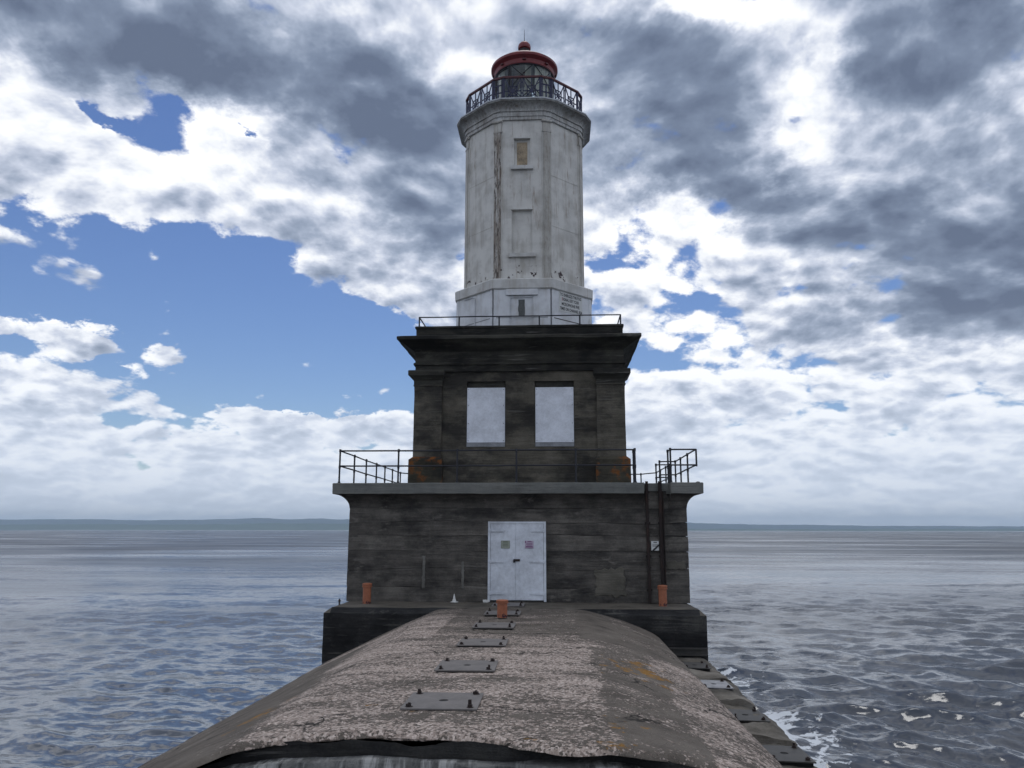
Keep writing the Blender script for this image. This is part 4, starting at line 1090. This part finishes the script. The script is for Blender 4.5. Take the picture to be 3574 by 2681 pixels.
# lower lift left standing in front, with a sloping ragged top
def low_lift():
    nx_, ny_ = 220, 90; xs_ = np.linspace(-5.0, 3.6, nx_); ys_ = np.linspace(YN-2.0, YN+.40, ny_)
    XX, YY = np.meshgrid(xs_, ys_); P = np.stack([XX.ravel(), YY.ravel(), 0*XX.ravel()], 1); sh = XX.shape
    base = np.interp(XX, Xp, Zp)
    ZZ = base-.17+.03*fbmn(P, 1.2, 4, 88).reshape(sh)-.34*np.clip((YN+.22+.10*fbmn(P*np.array([1, 0, 0]), 1.4, 3, 91).reshape(sh)-YY)/.16, 0, 1)
    V = np.stack([XX, YY, ZZ], -1).reshape(-1, 3)
    F = [(j*nx_+i, j*nx_+i+1, (j+1)*nx_+i+1, (j+1)*nx_+i) for j in range(ny_-1) for i in range(nx_-1)]
    # skirt down to the water
    o = obj('lower_lift', V, F, 'leached_face', BR); sharp(o, 50)
low_lift()
# toe ledge along the right side: separate cast blocks, some undermined
ys_ = [-17.2, -15.0, -12.55, -10.95, -9.75, -7.95, -7.0, -4.9, -2.75, -1.80]
for k, (a, b) in enumerate(zip(ys_, ys_[1:])):
    zt = -1.12+[.0, .0, .0, -.05, .02, -.06, .03, .0, -.01][k]; xe = 4.62+[.0, .0, -.02, -.06, .03, -.08, .06, .1, .12][k]
    V, F = grid_box(3.40, xe, a+.02, b-.02, -2.2, zt, .09)
    V = np.array(V); e = np.clip((V[:, 0]-(xe-.35))/.35, 0, 1); V[:, 2] -= np.where(V[:, 2] > -1.6, .10*e**2, 0)
    V = rough(V, .05, 2.2, 200+k, 6)
    sharp(obj('toe_block', V, F, 'ledge_concrete', BR), 35)

# ---------------------------------------------------------------- cover plates
def bolt_mesh(h, r=.026):
    mb = MB().lathe([(r, 0), (r, .028), (r*.85, .033)], 0, 0, 6); mb.lathe([(r*.5, .033), (r*.5, h)], 0, 0, 8); mb.lathe([(r*1.5, -.002), (r*1.5, .004)], 0, 0, 10)
    return mb
ORD = ['first', 'second', 'third', 'fourth', 'fifth', 'sixth']
def cover_plate(x, y, z, w, d, label, m, group, tilt=0.0, seed=0, bolts=(1, 1, 1, 1), yawd=0.0):
    g = random.Random(seed); t = thing('cover_plate', label, 'plate', (x, y, z), group)
    th = .016; mb = MB(); n = 20; hw, hd = w/2, d/2
    # sheet with a real lifting hole
    ring = [(.055*math.cos(2*math.pi*k/n), .055*math.sin(2*math.pi*k/n)) for k in range(n)]
    outer = []
    for k in range(n):
        c, s = math.cos(2*math.pi*k/n), math.sin(2*math.pi*k/n); f = min(hw/max(abs(c), 1e-6), hd/max(abs(s), 1e-6)); outer.append((c*f, s*f))
    cor = [min(range(n), key=lambda k: (outer[k][0]-sx_*hw)**2+(outer[k][1]-sy_*hd)**2) for sx_ in (-1, 1) for sy_ in (-1, 1)]
    for i_, (sx_, sy_) in zip(cor, [(a, b) for a in (-1, 1) for b in (-1, 1)]): outer[i_] = (sx_*hw, sy_*hd)
    V = [(a, b, 0) for a, b in outer]+[(a, b, 0) for a, b in ring]+[(a, b, -th) for a, b in outer]+[(a, b, -th) for a, b in ring]
    F = []
    for k in range(n):
        k2 = (k+1) % n
        F += [(k, k2, n+k2, n+k), (2*n+k, 3*n+k, 3*n+k2, 2*n+k2), (k, 2*n+k, 2*n+k2, k2), (n+k, n+k2, 3*n+k2, 3*n+k)]
    o = obj('plate', [(x+a, y+b, z+.012+c) for a, b, c in V], F, m, t)
    MB().lathe([(.058, 0), (.058, .004)], x, y, 16).build('lifting_hole', 'hole_dark', t)
    col0.objects[-1].location = (0, 0, .002); col0.objects[-1].data.transform(Matrix.Translation((0, 0, z)))
    MB().box(x-hw+.03, x+hw-.03, y-hd+.03, y+hd-.03, z-.06, z-.006).build('bedding', 'hole_dark', t)
    i = 0
    for sx_ in (-1, 1):
        for sy_ in (-1, 1):
            if bolts[i]:
                b = bolt_mesh(.042+(g.random()**3)*.045, .028); b.v = [(p[0]+x+sx_*(hw-.085)+g.uniform(-.01, .01), p[1]+y+sy_*(hd-.085), p[2]+z+.012) for p in b.v]
                b.build('bolt', 'rusty_bolt', t)
            i += 1
    t.rotation_euler = (rad(g.uniform(-.5, .5)), rad(tilt), rad(yawd))
    return t
PY = [-.90, -3.18, -5.68, -8.22, -10.66, -13.08]
for i, y in enumerate(PY):
    zc = np.interp(-.235, Xp, Zp)+(.022 if i > 0 else .010)
    cover_plate(-.235, y, zc, .84, .88, f'flat grey steel plate on the breakwater crown, {ORD[i]} out from the lighthouse door', 'steel_plate', 'plates along the breakwater crown', 0, 40+i, yawd=[0, .4, -.5, .3, .6, .4][i])
LY = [-2.95, -5.70, -8.42, -10.72]
for i, (y, m_) in enumerate(zip([-.0+v for v in (-3.40, -5.68, -8.40, -10.72)], ('dark_plate', 'bleached_plate', 'dark_plate', 'dark_plate'))):
    lb = ['dark plate on the low ledge, closest to the lighthouse platform', 'pale bleached plate on the low ledge above the foam', 'dark plate on the low ledge next to the pale bleached one, away from the lighthouse', 'dark plate on the low ledge farthest from the lighthouse'][i]
    cover_plate(4.16, y, -1.075, .62, .80, lb, m_, 'plates along the low ledge', 1.5, 60+i, bolts=(1, 0, 1, 1))
# steel channel lying against the platform foot
t = thing('steel_channel', 'dark steel channel lying on the low ledge against the platform face', 'beam', (4.28, -1.92, -1.1))
MB().box(3.80, 4.74, -1.86, -1.82, -1.08, -.90).build('web', 'dark_plate', t)
MB().box(3.80, 4.74, -1.93, -1.862, -.93, -.90).build('flange', 'dark_plate', t); MB().box(3.80, 4.74, -1.93, -1.862, -1.08, -1.05).build('flange', 'dark_plate', t)

# ---------------------------------------------------------------- bollards
def bollard(x, y, z, h, label, r=.108):
    t = thing('bollard', label, 'bollard', (x, y, z), 'orange pipe bollards')
    o = MB().lathe([(r, 0), (r, h*.80)], x, y, 28).build('pipe', 'bollard', t); 
    o.data.transform(Matrix.Translation((0, 0, z)))
    sharp(o, 40)
    o = MB().lathe([(r+.004, h*.80), (r+.026, h*.805), (r+.026, h*.865), (r+.010, h*.87), (r+.012, h*.90), (r+.022, h*.905), (r+.022, h*.965), (r+.008, h*.985), (r-.03, h)], x, y, 28).build('cap', 'bollard', t)
    o.data.transform(Matrix.Translation((0, 0, z))); sharp(o, 40); return t
bollard(-4.07, -.72, -.002, .545, 'orange pipe bollard on the platform corner away from the ladder')
bollard(3.82, -.80, -.002, .535, 'orange pipe bollard on the platform in front of the rusty ladder rails')
bollard(-.19, -4.0, .012, .39, 'short chipped orange pipe bollard on the breakwater crown in line with the door', .115)
# small fixtures
t = thing('marker_cone', 'small white pointed cone standing on the platform against the dark wall', 'cone', (-1.78, -.12, 0))
sharp(MB().lathe([(.115, .0), (.118, .012), (.06, .028), (.04, .09), (.022, .16), (.010, .21), (.003, .23)], -1.78, -.12, 16).build('cone_body', 'pile_white', t), 40)
V, F = grid_box(-.99, -.82, -.10, -.0, .0, .07, .03); V = rough(np.array(V), .012, 8, 4); V[:, 2] = np.maximum(V[:, 2], .0)
tag(obj('mortar_lump', V, F, 'pile_white', None), 'small pale lump of mortar at the foot of the white door frame', 'mortar')
t = thing('mooring_stud', 'small dark mooring stud on the outer edge of the platform', 'stud', (-4.80, -.77, -.06))
MB().lathe([(.05, -.06), (.05, -.045), (.022, -.035), (.022, .06), (.045, .065), (.045, .085), (.02, .09), (.02, .13)], -4.80, -.77, 12).build('stem', 'rusty_bolt', t)

# ---------------------------------------------------------------- haze over the lake
def haze():
    m = bpy.data.materials.new('haze_air'); m.use_nodes = True; nt = m.node_tree; nt.nodes.clear()
    o = nt.nodes.new('ShaderNodeOutputMaterial'); v = nt.nodes.new('ShaderNodeVolumePrincipled')
    v.inputs['Color'].default_value = (.66, .83, 1.0, 1); v.inputs['Density'].default_value = HAZE; v.inputs['Anisotropy'].default_value = 0.1
    nt.links.new(v.outputs[0], o.inputs['Volume'])
    b = MB().box(-16500, 16500, -16500, 16500, -5, 260).build('haze', m); b['kind'] = 'stuff'
HAZE = 9.5e-5
haze()
